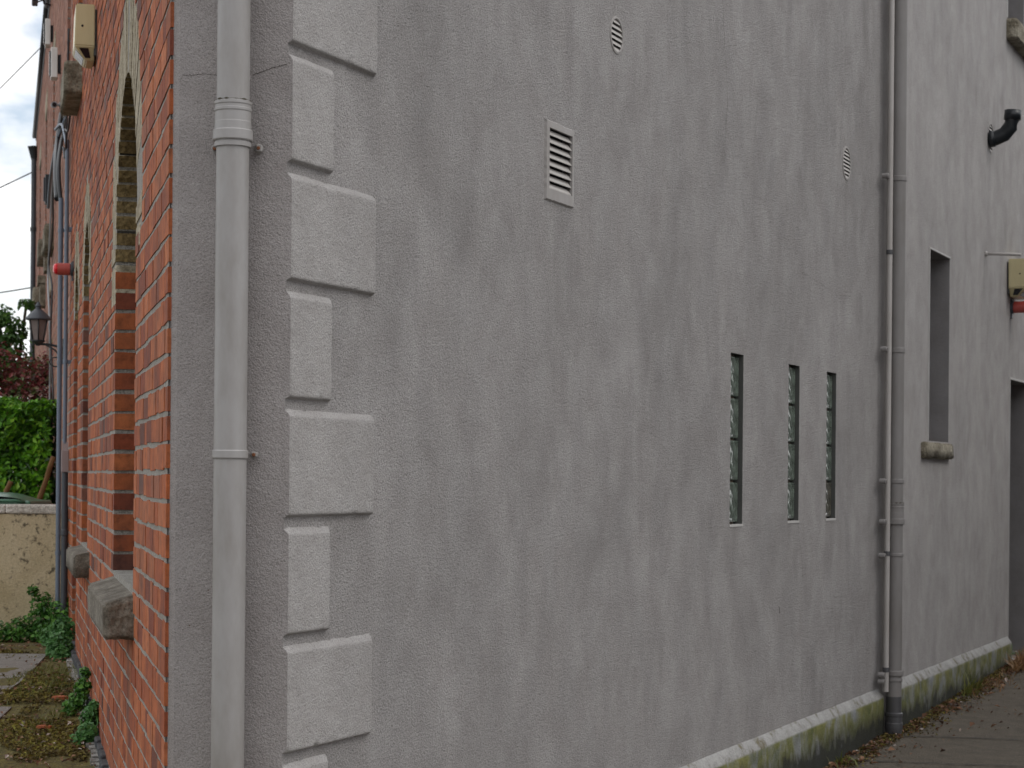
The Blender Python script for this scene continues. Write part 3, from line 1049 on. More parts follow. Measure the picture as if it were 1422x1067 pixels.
soil_pipe(STR, .1535, .070, .0450, 0.02, EAVE - .15, [2.505, 4.9], [(2.475, .030, True), (1.603, .024, False), (3.6, .024, False), (.55, .024, False)], M['pipe'], 'thick pale grey drainpipe on the splayed corner between brick and quoins')
soil_pipe(GAB, GEND - .075, WALL_O + .088, .0455, .02, EAVE - .15, [1.345], [(3.345, .03, False), (2.32, .03, False), (1.54, .026, False), (1.30, .034, True), (1.10, .02, False), (.395, .03, True), (.355, .02, False)], M['pipe2'], 'slimmer looking dark grey drainpipe farther along the grey wall, bare plastic foot', .255, .13)


root = empty('waste_pipe', GAB.world(GEND - .165, WALL_O + .060, .02), GAB.rot)
tag(root, 'thin pale waste pipe running up the corner, tight behind the far drainpipe', 'pipe')
mb = MB(GAB, (GEND - .165, WALL_O + .06, .02)); mb.lathe(GEND - .165, WALL_O + .060, [(.0165, .29), (.0165, EAVE - .2)], 16); mb.build('pipe', M['pale_pipe'], root)
for z in (1.11, .42, 2.9):
    mb = MB(GAB, (GEND - .165, WALL_O + .06, z)); mb.lathe(GEND - .165, WALL_O + .060, [(.017, z - .014), (.0205, z - .012), (.0205, z + .012), (.017, z + .014)], 16); mb.build('bracket', M['pipe_bare'], root)

# ================================================================== VENTS
def louvre_vent():
    s0, s1, z0, z1 = VENT
    root = empty('vent_grille', GAB.world((s0 + s1) / 2, WALL_O, z0), GAB.rot)
    tag(root, 'square louvred vent grille with thick painted frame in the gable wall', 'vent')
    a = (root)
    base = ((s0 + s1) / 2, WALL_O, z0)
    i0, i1, j0, j1 = s0 + .025, s1 - .02, z0 + .04, z1 - .025
    mb = MB(GAB, base)
    n = 40
    # rough painted frame, slightly proud, edges wobbling with old paint
    def ring(k, grow, o):
        out = []
        for (p, q) in (((s0, z0), (s1, z0)), ((s1, z0), (s1, z1)), ((s1, z1), (s0, z1)), ((s0, z1), (s0, z0))):
            for t in range(n):
                f = t / n
                s = p[0] + (q[0] - p[0]) * f; z = p[1] + (q[1] - p[1]) * f
                c = ((s0 + s1) / 2, (z0 + z1) / 2)
                m_ = noise.noise(Vector((s * 60, z * 60, 5))) * .004 * (k != 2)
                s += (c[0] - s) / .14 * grow + m_; z += (c[1] - z) / .14 * grow + m_
                out.append(mb.P(s, o, z))
        return out
    r0 = ring(0, -.004, WALL_O - .001); r1 = ring(0, .002, WALL_O + .009)
    inner = []
    for (p, q) in (((i0, j0), (i1, j0)), ((i1, j0), (i1, j1)), ((i1, j1), (i0, j1)), ((i0, j1), (i0, j0))):
        for t in range(n):
            f = t / n; inner.append((p[0] + (q[0] - p[0]) * f, p[1] + (q[1] - p[1]) * f))
    r2 = [mb.P(p[0], WALL_O + .010, p[1]) for p in inner]; r3 = [mb.P(p[0], WALL_O - .03, p[1]) for p in inner]
    for a_, b_ in ((r0, r1), (r1, r2), (r2, r3)):
        for t in range(4 * n):
            u = (t + 1) % (4 * n); mb.face([a_[t], a_[u], b_[u], b_[t]], 0, .5, False)
    mb.build('frame', M['vent'], root)
    k = 8; pitch = (j1 - j0) / k
    for i in range(k):
        zz = j0 + i * pitch
        m2 = MB(GAB, (base[0], WALL_O, zz))
        pr = [(WALL_O + .006, zz + .001), (WALL_O + .006, zz + .005), (WALL_O - .009, zz + pitch * .90), (WALL_O - .013, zz + pitch * .88)]
        a_ = [m2.P(i0 + .001, o, z) for o, z in pr]; b_ = [m2.P(i1 - .001, o, z) for o, z in pr]
        for t in range(4): m2.face([a_[t], a_[(t + 1) % 4], b_[(t + 1) % 4], b_[t]])
        m2.face(a_); m2.face(b_)
        m2.build('slat', M['vent_slat'], root)
    m3 = MB(GAB, base); m3.poly(rect(i0 - .01, i1 + .01, j0 - .01, j1 + .01), WALL_O - .032)
    m3.build('backing', M['dark'], root)


louvre_vent()


def round_vent(s, z, r, wall, label, slats=7, dark=False, tilt=0.0):
    root = empty('round_vent', GAB.world(s, wall, z - r), GAB.rot)
    tag(root, label, 'vent', 'round vents in the rendered walls')
    mb = MB(GAB, (s, wall, z - r))
    mb.lathe(s, z, [(r * 1.0, wall - .03), (r * 1.16, wall - .002), (r * 1.14, wall + .003), (r * 1.03, wall + .005), (r * .98, wall + .003), (r * .98, wall - .03)], 36, 0, 'o', cap=False)
    mb.build('rim', M['vent'], root)
    pitch = 2 * r / slats
    for i in range(slats):
        zz = z - r + (i + .5) * pitch
        hw = math.sqrt(max(0, r * r - (zz - z) ** 2)) * .98
        if hw < .015: continue
        m2 = MB(GAB, (s, wall, zz))
        pr = [(wall + .003, zz - pitch * .42), (wall + .003, zz - pitch * .34), (wall - .004, zz + pitch * .32), (wall - .008, zz + pitch * .28)]
        a_ = [m2.P(s - hw, o, q) for o, q in pr]; b_ = [m2.P(s + hw, o, q) for o, q in pr]
        for t in range(4): m2.face([a_[t], a_[(t + 1) % 4], b_[(t + 1) % 4], b_[t]])
        m2.face(a_); m2.face(b_)
        m2.build('slat', M['vent_slat'], root)
    m3 = MB(GAB, (s, wall, z)); m3.poly(circle(s, z, r * 1.02), wall - .028); m3.build('backing', M['dark'], root)


round_vent(RV1[0], RV1[1], RV1[2], WALL_O, 'round slatted vent high on the gable, up and right of the square grille', 6)
round_vent(RV2[0], RV2[1], RV2[2], WALL_O, 'round slatted vent above the glass block slits, left of the far drainpipe', 8)
round_vent(rv3[0], rv3[1], rv3[2], RO, 'round slatted vent mostly hidden behind the black elbow pipe', 8)

# black flue elbow sticking out of the rear wall, mouth turned up
S0, Z0_ = 10.27, 4.085
root = empty('flue_elbow', GAB.world(S0, RO, Z0_), GAB.rot)
tag(root, 'black plastic elbow pipe sticking out of the rear wall with its mouth turned up', 'pipe')
mb = MB(GAB, (S0, RO, Z0_))
path = [(S0, RO - .02, Z0_), (S0 + .005, RO + .05, Z0_ + .005), (S0 + .01, RO + .11, Z0_ + .03), (S0 + .012, RO + .155, Z0_ + .085), (S0 + .012, RO + .168, Z0_ + .14), (S0 + .012, RO + .172, Z0_ + .165)]
mb.tube(path, .055, 20, cap=True)
mb.build('bend', M['black'], root)
for (a, b, rr) in (((S0 + .012, RO + .168, Z0_ + .135), (S0 + .012, RO + .173, Z0_ + .205), .062), ((S0, RO + .0, Z0_ - .003), (S0 + .003, RO + .045, Z0_ + .003), .061)):
    m2 = MB(GAB, (S0, RO, Z0_)); m2.tube([a, b], rr, 24); m2.build('collar', M['black'], root)
m2 = MB(GAB, (S0, RO, Z0_))
m2.tube([(S0 + .012, RO + .118, Z0_ + .0), (S0 + .012, RO + .185, Z0_ + .075)], [.012, .012], 8)
m2.build('moulding', M['black'], root)

# short pale overflow pipe poking straight out of the rear wall
root = empty('overflow_pipe', GAB.world(10.16, RO, 3.22), GAB.rot)
tag(root, 'short pale overflow pipe poking out of the rear wall above the cream box', 'pipe')
mb = MB(GAB, (10.16, RO, 3.22)); mb.tube([(10.16, RO - .03, 3.222), (10.16, RO + .12, 3.216), (10.16, RO + .26, 3.206)], .0115, 14); mb.build('pipe', M['pale_pipe'], root)
mb = MB(GAB, (10.16, RO, 3.22)); mb.tube([(10.16, RO - .002, 3.221), (10.16, RO + .018, 3.2205)], .019, 14); mb.build('collar', M['pale_pipe'], root)

# ================================================================== ALARM BOXES
def alarm_box(fr, s, o, z, w, h, d, label):
    """body: tapering box with a splayed underside carrying dark lenses"""
    root = empty('alarm_box', fr.world(s, o, z), fr.rot)
    tag(root, label, 'alarm box', 'cream alarm boxes on the outer walls')
    mb = MB(fr, (s, o, z))
    zc = z + h * .24
    bm = bmesh.new()
    lv = [(z, .16, d * .42), (zc, .0, d), (z + h, -.02, d * .94)]
    rings = []
    for (zz, ins, dd) in lv:
        i = ins * w
        rings.append([bm.verts.new((s - w / 2 + i, o, zz)), bm.verts.new((s + w / 2 - i, o, zz)), bm.verts.new((s + w / 2 - i, o + dd, zz)), bm.verts.new((s - w / 2 + i, o + dd, zz))])
    bm.faces.new(rings[0]); bm.faces.new(rings[-1][::-1])
    for a, b in zip(rings, rings[1:]):
        for k in range(4): bm.faces.new([a[k], a[(k + 1) % 4], b[(k + 1) % 4], b[k]])
    bmesh.ops.recalc_face_normals(bm, faces=bm.faces)
    bmesh.ops.bevel(bm, geom=list(bm.edges), offset=.005, segments=2, affect='EDGES')
    mb.add_bm(bm)
    mb.build('housing', M['cream'], root)
    # lens panels lying on the splayed underside, ends and front
    for sg in (-1, 1):
        lm = MB(fr, (s, o, z))
        def q(f, g):                        # f: 0 foot..1 shoulder, g: 0 wall..1 front
            ss = s + sg * (w / 2 - .16 * w * (1 - f) + .0015); dd = d * (.42 + .58 * f)
            return lm.P(ss + sg * .001, o + dd * g, z - .0015 + (zc - z) * f)
        lm.face([q(.2, .35), q(.2, .85), q(.85, .85), q(.85, .35)])
        lm.build('lens', M['lens'], root, recalc=False)
    lm = MB(fr, (s, o, z))
    def q2(f, g):
        dd = d * (.42 + .58 * f) + .0015
        return lm.P(s + (g - .5) * w * .62, o + dd, z - .0015 + (zc - z) * f)
    lm.face([q2(.2, 0), q2(.2, 1), q2(.85, 1), q2(.85, 0)]); lm.build('lens', M['lens'], root, recalc=False)
    for sg in (-1, 1):
        sc = MB(fr, (s, o, z))
        sc.lathe(o + d * .62, z + h * .60, [(.006, s + sg * (w / 2 - .01)), (.006, s + sg * (w / 2 + .004))], 10, 0, 's')
        sc.build('screw', M['lens'], root)
    bp = MB(fr, (s, o, z)); bp.bevbox(s - w * .46, s + w * .46, o - .012, o + .004, z + .02, z + h - .02, .003); bp.build('backplate', M['frame'], root)


alarm_box(FAC, 4.86, .014, 3.635, .30, .275, .100, 'cream alarm box high on the red brick front, beside the stone upper sill')
alarm_box(GAB, 11.27, RO + .014, 2.985, .40, .29, .14, 'cream alarm box on the rear wall above the doorway, cut by the picture edge')


def siren(fr, s, o, z, r, ln, label, capm):
    root = empty('siren', fr.world(s, o, z), fr.rot)
    tag(root, label, 'siren', 'red round sirens on the outer walls')
    mb = MB(fr, (s, o, z)); mb.lathe(s, z, [(r * 1.12, o), (r * 1.15, o + .004), (r * 1.15, o + .018), (r * .95, o + .022)], 24, 0, 'o'); mb.bevbox(s - r * .5, s + r * .5, o - .002, o + .012, z - r * 1.9, z + r * 1.3, .003)
    mb.build('mount', M['iron_grey'], root)
    mb = MB(fr, (s, o, z))
    mb.lathe(s, z, [(r * .9, o + .022), (r, o + .026), (r, o + ln * .5), (r * 1.02, o + ln * .52), (r * 1.02, o + ln * .56), (r, o + ln * .58), (r, o + ln)], 24, 0, 'o')
    mb.build('body', M['red'], root)
    mb = MB(fr, (s, o, z)); mb.lathe(s, z, [(r * .9, o + ln), (r * .9, o + ln + .010), (r * .7, o + ln + .022), (r * .2, o + ln + .028)], 24, 0, 'o')
    mb.build('lens', capm, root)


siren(FAC, 7.90, .004, 2.885, .040, .105, 'faded red siren with bright lens on the brick front beside the blue grey pipes', M['redlens'])
siren(GAB, 11.27, RO, 2.915, .046, .20, 'dull red siren on the rear wall under the cream box', M['red'])


# ================================================================== THINGS ON THE BRICK FRONT
def pipe_simple(name, label, s, o, r, z0, z1, mat, extra=None):
    root = empty(name, FAC.world(s, o, z0), FAC.rot)
    tag(root, label, 'pipe', 'blue grey pipes at the party line')
    mb = MB(FAC, (s, o, z0)); mb.lathe(s, o, [(r, z0), (r, z1)], 16); mb.build('pipe', mat, root)
    for z in (1.0, 2.3, 3.2):
        if z0 < z < z1:
            c = MB(FAC, (s, o, z)); c.lathe(s, o, [(r * 1.02, z - .014), (r * 1.18, z - .013), (r * 1.18, z + .013), (r * 1.02, z + .014)], 16)
            c.box(s - .006, s + .006, .0, o, z - .01, z + .01); c.build('bracket', mat, root)
    return root


p1 = pipe_simple('waste_pipe', 'blue grey waste pipe running full height, outer one of the pair', 8.42, .075, .0165, .42, 3.42, M['pipe_blue'])
p2 = pipe_simple('waste_pipe', 'blue grey waste pipe with a pinkish hopper box halfway down, nearer the wall', 8.30, .040, .014, 1.74, 3.80, M['pipe_blue'])
mb = MB(FAC, (8.30, .04, 1.55)); mb.bevbox(8.27, 8.34, .012, .062, 1.55, 1.70, .004)
mb.prism([(8.275, 1.70), (8.335, 1.70), (8.32, 1.755), (8.29, 1.755)], .018, .056); mb.build('hopper', M['pipe_box'], p2)
mb = MB(FAC, (8.30, .04, .45)); mb.lathe(8.305, .037, [(.022, .42), (.022, 1.12), (.026, 1.125), (.026, 1.16), (.022, 1.165), (.022, 1.55)], 16); mb.build('down_leg', M['iron_grey'], p2)

# loose cables and conduits gathered under the upper sill
def cable(name, label, cat, pts, r, fr, mat, group=None):
    P = [Vector(p) for p in pts]; out = []
    for i in range(len(P) - 1):
        p0, p1_, p2_, p3 = P[max(0, i - 1)], P[i], P[i + 1], P[min(len(P) - 1, i + 2)]
        for k in range(8):
            t = k / 8
            out.append(.5 * ((2 * p1_) + (p2_ - p0) * t + (2 * p0 - 5 * p1_ + 4 * p2_ - p3) * t * t + (3 * p1_ - p0 - 3 * p2_ + p3) * t ** 3))
    out.append(P[-1])
    mb = MB(fr, tuple(pts[0])); mb.tube(out, r, 6)
    o = mb.build(name, mat); tag(o, label, cat, group); return o


cable('conduit', 'dark conduit bending from the cable bundle down to the outer waste pipe', 'conduit', [(9.4, .03, 4.02), (9.1, .06, 3.9), (8.6, .09, 3.65), (8.42, .078, 3.40)], .016, FAC, M['iron'])
cable('conduit', 'thick black conduit slanting beside the blue grey pipes under the stone sill', 'conduit', [(9.9, .04, 4.25), (9.5, .075, 3.98), (8.9, .10, 3.72), (8.48, .10, 3.42)], .020, FAC, M['black'])
cable('conduit', 'light grey conduit slanting outwards on the brick below the stone sill', 'conduit', [(9.2, .03, 4.1), (9.8, .08, 3.98), (10.6, .10, 3.86), (11.3, .10, 3.72)], .013, FAC, M['pipe_blue'])
cable('conduit', 'short pale conduit crossing the cables under the stone sill', 'conduit', [(9.6, .09, 4.08), (9.0, .06, 4.02), (8.4, .05, 3.82), (8.3, .045, 3.74)], .010, FAC, M['pipe_blue'])
for i, (a, lab) in enumerate(((7.30, 'black cable hanging from the stone upper sill, nearest the corner'), (7.62, 'black cable hanging behind the first one under the stone upper sill'), (8.05, 'thin black cable hanging on the brick left of the stone upper sill'))):
    cable('cable', lab, 'cable', [(a, .045, 4.5 if i == 2 else 3.85), (a + .25, .05, 3.85 - i * .06), (a + .9, .05, 3.95 - i * .05), (9.4 + i * .2, .05, 3.95)], .008, FAC, M['cable'], 'cables under the upper sill')
cable('cable', 'wavy dark cable running down the neighbouring brick front past its junction boxes', 'cable', [(10.6, .05, 4.0), (11.4, .06, 3.9), (11.9, .05, 3.6), (12.3, .07, 3.35), (11.9, .05, 3.1), (11.9, .06, 2.7), (11.7, .04, 2.2), (11.8, .05, 1.9)], .009, FAC, M['cable'])
cable('cable', 'pale cable running down the neighbouring brick front behind the lantern', 'cable', [(12.6, .04, 4.3), (12.9, .05, 3.7), (13.1, .06, 3.3), (12.8, .05, 2.9), (12.9, .04, 2.3), (12.9, .05, 1.9)], .009, FAC, M['greymetal'])

# junction boxes, flood lights and dish on the neighbours
def wall_box(name, label, cat, s, o, z, w, d, h, mat, part, pm):
    root = empty(name, FAC.world(s, o, z), FAC.rot); tag(root, label, cat)
    mb = MB(FAC, (s, o, z)); mb.bevbox(s, s + w, o, o + d, z, z + h, .006, n=2); mb.build('housing', mat, root)
    mb = MB(FAC, (s, o, z)); mb.bevbox(s + w * .2, s + w * .8, o + d - .002, o + d + .014, z + h * .1, z + h * .9, .004); mb.build(part, pm, root)
    mb = MB(FAC, (s, o, z)); mb.bevbox(s + w * .3, s + w * .7, -.002, o + .002, z + h * .2, z + h * .8, .003); mb.build('mount', M['iron'], root)
    return root


wall_box('junction_box', 'black junction box on the neighbouring brick front below the cable bundle', 'junction box', 13.0, .02, 3.98, .16, .075, .26, M['black'], 'cover', M['iron'])
wall_box('flood_light', 'white floodlight box on the brick front left of the cream alarm box', 'flood light', 11.5, .03, 4.83, .16, .055, .25, M['white'], 'glass', M['lens'])
wall_box('flood_light', 'white floodlight box nearest the roof edge, below the dish', 'flood light', 14.4, .03, 5.70, .20, .05, .25, M['white'], 'glass', M['lens'])
root = empty('camera', FAC.world(11.6, .03, 4.62), FAC.rot); tag(root, 'small grey camera on a bracket under the white floodlight beside the stone sill', 'camera')
mb = MB(FAC, (11.6, .03, 4.62)); mb.lathe(11.6, 4.62, [(.022, .0), (.022, .012), (.009, .016), (.009, .045)], 12, 0, 'o'); mb.build('mount', M['greymetal'], root)
mb = MB(FAC, (11.6, .03, 4.62)); mb.tube([(11.48, .055, 4.60), (11.68, .055, 4.63)], .026, 14); mb.build('housing', M['greymetal'], root)
mb = MB(FAC, (11.6, .03, 4.62)); mb.tube([(11.472, .055, 4.599), (11.481, .055, 4.6)], .018, 12); mb.build('lens', M['lens'], root)

# satellite dish by the eaves
sd = (15.6, .13, 6.62)
root = empty('satellite_dish', FAC.world(15.6, .0, 6.4), FAC.rot); tag(root, 'grey satellite dish with receiver arm under the eaves', 'satellite dish')
mb = MB(FAC, sd)
c = FAC
bm = bmesh.new()
Rm = Matrix.Rotation(R(-35), 4, 'Z') @ Matrix.Rotation(R(65), 4, 'X')
rings = []
for i in range(8):
    rr = .21 * i / 7
    rings.append([bm.verts.new(Vector(sd) + (Rm @ Vector((rr * math.cos(2 * math.pi * k / 28), rr * math.sin(2 * math.pi * k / 28), -.9 * rr * rr)))) for k in range(28)] if i else None)
cen = bm.verts.new(Vector(sd))
for k in range(28): bm.faces.new([cen, rings[1][k], rings[1][(k + 1) % 28]])
for a, b in zip(rings[1:], rings[2:]):
    for k in range(28): bm.faces.new([a[k], a[(k + 1) % 28], b[(k + 1) % 28], b[k]])
bmesh.ops.solidify(bm, geom=list(bm.faces), thickness=.006)
mb.add_bm(bm, smooth=True); mb.build('dish', M['greymetal'], root)
mb = MB(FAC, sd); mb.tube([(15.65, .0, 6.36), (15.62, .07, 6.37), (15.6, .11, 6.56)], .012, 10); mb.build('mount', M['iron_grey'], root)
mb = MB(FAC, sd); mb.tube([(15.6, .08, 6.40), (15.2, .16, 6.28)], .008, 8); mb.bevbox(15.0, 15.25, .14, .20, 6.25, 6.31, .008); mb.build('receiver_arm', M['iron'], root)


# ---- lantern
def lantern():
    s, z = 9.90, 2.50
    root = empty('wall_lantern', FAC.world(s, 0, z), FAC.rot)
    tag(root, 'black wall lantern with conical hood on a curled iron bracket', 'lantern')
    b = (s, 0, z)
    mb = MB(FAC, b); mb.bevbox(s - .03, s + .03, 0, .016, z - .13, z + .06, .005); mb.build('backplate', M['iron'], root)
    mb = MB(FAC, b)
    lo = .195
    mb.tube([(s, .01, z - .02), (s, .06, z + .0), (s, .12, z + .012), (s, lo, z + .012), (s, lo + .015, z + .01)], .009, 8)
    cur = [(s, .015 + .045 * math.cos(a) + .05, z - .12 + .035 * math.sin(a)) for a in [i * .35 for i in range(0, 19)]]
    mb.tube(cur, .005, 6)
    mb.tube([(s, .02, z - .10), (s, .07, z - .03), (s, .14, z + .008)], .006, 6)
    mb.build('bracket', M['iron'], root)
    zb = z + .03
    mb = MB(FAC, b)
    mb.lathe(s, lo, [(.014, z), (.030, zb - .012), (.050, zb), (.052, zb + .008), (.046, zb + .012)], 20); mb.build('base', M['iron'], root)
    mb = MB(FAC, b)
    n = 6
    for i in range(n):
        a0 = 2 * math.pi * i / n
        p = (s + .046 * math.cos(a0), lo + .046 * math.sin(a0), zb + .01); q = (s + .074 * math.cos(a0), lo + .074 * math.sin(a0), zb + .165)
        mb.tube([p, q], .0055, 6)
    mb.build('frame', M['iron'], root)
    mb = MB(FAC, b); mb.lathe(s, lo, [(.043, zb + .01), (.071, zb + .165)], 6, smooth=False, cap=False); mb.build('glass', M['lampglass'], root)
    mb = MB(FAC, b); mb.lathe(s, lo, [(.076, zb + .160), (.097, zb + .165), (.098, zb + .172), (.062, zb + .212), (.030, zb + .240), (.020, zb + .248), (.020, zb + .262), (.026, zb + .268), (.014, zb + .285), (.006, zb + .30)], 28); mb.build('hood', M['iron_grey'], root)


lantern()

# ================================================================== NEIGHBOUR TERRACE
NEAVE = 6.50
def neighbour(name, label, s0, s1, seed, wins, hood=True):
    root = empty(name, FAC.world(s0, 0, 0), FAC.rot); tag(root, label, 'house')
    def bl(z): return sorted([(a, b) for (a, b, c, d) in wins if c < z < d])
    mb = MB(FAC, (s0, 0, 0))
    bricks(mb, s0 + .006, s1, .3, NEAVE, bl, seed, flemish=False)
    hs = [rect(a - .004, b + .004, c, d) for a, b, c, d in wins]
    mb.sheet(rect(s0 + .004, s1, .2, NEAVE), hs, .0014, 1, .16)
    mb.build('brick_wall', [M['brick_far'], M['mortar'], M['mortar_dark']], root)
    for (a, b, c, d), h in zip(wins, hs):
        w = window_unit(root, FAC, h, -.14)
        sill(w, FAC, a - .08, b + .08, -.10, .03 if a < 9 else .09, c - (.12 if a < 9 else .24), c - .006, M['sill_dark'], .5, seg=4)
        mb = MB(FAC, (a, 0, d)); mb.bevbox(a - .12, b + .12, -.08, .012, d + .004, d + .22, .006); mb.build('lintel', M['arch'], w)
    # eaves board, gutter and roof
    mb = MB(FAC, (s0, 0, NEAVE)); mb.bevbox(s0, s1, -.02, .016, NEAVE - .08, NEAVE + .06, .006); mb.build('eaves_board', M['iron'], root)
    mb = MB(FAC, (s0, 0, NEAVE)); mb.tube([(s0, .034, NEAVE + .01), (s1, .034, NEAVE - .02)], .030, 12); mb.build('gutter', M['iron_grey'], root)
    mb = MB(FAC, (s0, 0, NEAVE))
    p = [mb.P(s0, .03, NEAVE + .065), mb.P(s1, .03, NEAVE + .065), mb.P(s1, -2.2, NEAVE + 1.6), mb.P(s0, -2.2, NEAVE + 1.6), mb.P(s0, -4.4, NEAVE + .1), mb.P(s1, -4.4, NEAVE + .1), mb.P(s0, -4.4, 0), mb.P(s1, -4.4, 0), mb.P(s1, -.02, 0), mb.P(s1, -.02, NEAVE), mb.P(s0, -.02, 0), mb.P(s0, -.02, NEAVE)]
    mb.face([p[0], p[1], p[2], p[3]]); mb.face([p[3], p[2], p[5], p[4]]); mb.face([p[0], p[3], p[4]]); mb.face([p[1], p[5], p[2]])
    mb.build('roof', M['slate'], root)
    mb = MB(FAC, (s0, 0, 0))
    p = [mb.P(s0, -4.4, 0), mb.P(s1, -4.4, 0), mb.P(s1, -4.4, NEAVE + .1), mb.P(s0, -4.4, NEAVE + .1), mb.P(s1, -.02, 0), mb.P(s1, -.02, NEAVE), mb.P(s0, -.16, 0), mb.P(s0, -.16, NEAVE)]
    mb.face([p[0], p[1], p[2], p[3]]); mb.face([p[1], p[4], p[5], p[2]]); mb.face([p[0], p[6], p[7], p[3]])
    mb.build('back_wall', M['rear_smooth'], root)
    return root


neighbour('terraced_house', 'weathered pink brick house behind the lantern, next to the corner house', FEND, 16.2, 31, [(8.95, 9.75, 4.30, 6.0), (13.5, 14.2, 3.86, 5.4), (14.2, 15.0, 1.5, 3.3)])
neighbour('terraced_house', 'farthest pink brick house of the row, behind the black drainpipe', 16.2, 24.8, 37, [(16.9, 17.6, 4.10, 5.5), (20.5, 21.4, 3.9, 5.5)])

# weathered stone corbels on the far fronts
for (s, z, h_, pr, lab) in ((15.25, 3.59, .26, .075, 'mossy stone bracket below the junction box on the neighbouring front'), (16.95, 3.37, .33, .09, 'pale topped stone bracket just above the lantern hood')):
    mb = MB(FAC, (s, 0, z))
    mb.prism([(s, z + h_ * .75), (s + .5, z + h_ * .75), (s + .5, z + h_), (s, z + h_)], -.002, pr)
    mb.prism([(s + .04, z), (s + .42, z), (s + .46, z + h_ * .74), (s + .02, z + h_ * .74)], -.002, pr * .72)
    o = mb.build('stone_bracket', M['sill_dark']); tag(o, lab, 'bracket', 'stone brackets on the brick fronts')

# black cast downpipe with hopper head at the far end of the row
ds, do = 23.8, .048
root = empty('downpipe', FAC.world(ds, do, .4), FAC.rot)
tag(root, 'black cast iron downpipe with funnel hopper at the far end of the brick row', 'downpipe')
mb = MB(FAC, (ds, do, .4)); mb.lathe(ds, do, [(.036, .4), (.036, 6.0)], 20); mb.build('pipe', M['iron_grey'], root)
mb = MB(FAC, (ds, do, 5.98)); mb.lathe(ds, do, [(.038, 5.98), (.042, 6.0), (.085, 6.16), (.09, 6.165), (.09, 6.18)], 4); mb.build('hopper', M['iron'], root)
for z in (2.0, 3.6, 5.0):
    mb = MB(FAC, (ds, do, z)); mb.lathe(ds, do, [(.037, z - .03), (.046, z - .028), (.046, z + .028), (.037, z + .03)], 20); mb.box(ds - .03, ds + .03, 0, do, z - .015, z + .015); mb.build('bracket', M['iron'], root)

# overhead cables crossing the sky
def overhead(label, a, b, sag, r):
    mb = MB(WF, a); a, b = Vector(a), Vector(b)
    mb.tube([a.lerp(b, i / 16) - Vector((0, 0, sag * 4 * (i / 16) * (1 - i / 16))) for i in range(17)], r, 6)
    o = mb.build('overhead_cable', M['cable']); tag(o, label, 'cable', 'overhead cables across the sky')
overhead('overhead cable slanting up to the roof edge by the upper floodlight', tuple(FAC.world(18.4, .06, 6.48)), (-12.66, 35, 4.58), .05, .006)
overhead('overhead cable meeting the black downpipe below its hopper', tuple(FAC.world(23.7, .085, 5.79)), (-12.66, 35, 4.85), .05, .009)
overhead('overhead cable low above the tree, meeting the downpipe behind the lantern', tuple(FAC.world(23.7, .085, 4.16)), (-12.66, 35, 4.45), .12, .009)

# ================================================================== GROUND
def yz(y): return min(.40, max(-.02, .27 + .06 * (y - 8.8)))

mb = MB(WF)
mb.face([mb.P(-400, -200, -.12), mb.P(400, -200, -.12), mb.P(400, 800, -.12), mb.P(-400, 800, -.12)])
tag(mb.build('ground', M['road']), kind='structure')
# mossy yard beside the brick front
mb = MB(WF)
ys = [4.0 + i * .09 for i in range(230)]
grid = []
for y in ys:
    row = []
    for i in range(90):
        x = -9.5 + i * .1
        wx = (PL + F_DIR * ((y - PL.y) / F_DIR.y)).x + .02
        xx = min(x, max(wx, -9)) if y > 5.6 else x
        row.append(mb.P(xx, y, yz(y) + noise.noise(Vector((x * 2.5, y * 2.5, 0))) * .008 + noise.noise(Vector((x * 11, y * 11, 0))) * .005))
    grid.append(row)
for a, b in zip(grid, grid[1:]):
    for i in range(len(a) - 1): mb.face([a[i], a[i + 1], b[i + 1], b[i]], 0, .5, True)
tag(mb.build('yard_ground', M['yard'], recalc=False), kind='structure')
# concrete paving laid in the yard
def slab(pts, t=.012):
    mb = MB(WF)
    n = len(pts)
    a = [mb.P(x, y, yz(y) + t) for x, y in pts]; b = [mb.P(x, y, yz(y) - .06) for x, y in pts]
    mb.face(a)
    for i in range(n): mb.face([a[i], a[(i + 1) % n], b[(i + 1) % n], b[i]])
    tag(mb.build('paving_slab', M['slab']), kind='structure')
slab([(-6.5, 10.72), (-2.66, 10.66), (-2.66, 11.0), (-2.90, 12.62), (-6.5, 12.75)])
slab([(-2.60, 12.0), (-2.78, 12.62), (-2.60, 12.66), (-2.46, 12.02)], .010)
slab([(-6.5, 8.2), (-2.40, 8.3), (-2.52, 10.2), (-6.5, 10.3)], .008)

# pavement along the gable
def pz(s): return -.012 + max(0, s - 5.6) * .0225
mb = MB(GAB)
grid = []
for i in range(140):
    s = -3 + i * .18
    grid.append([mb.P(s, o, pz(s) + noise.noise(Vector((s * 2, o * 2, 3))) * .006) for o in [-.05 + .12 * j for j in range(19)]])
for a, b in zip(grid, grid[1:]):
    for j in range(len(a) - 1): mb.face([a[j], a[j + 1], b[j + 1], b[j]], 0, .5, True)
tag(mb.build('pavement', M['pave'], recalc=False), kind='structure')
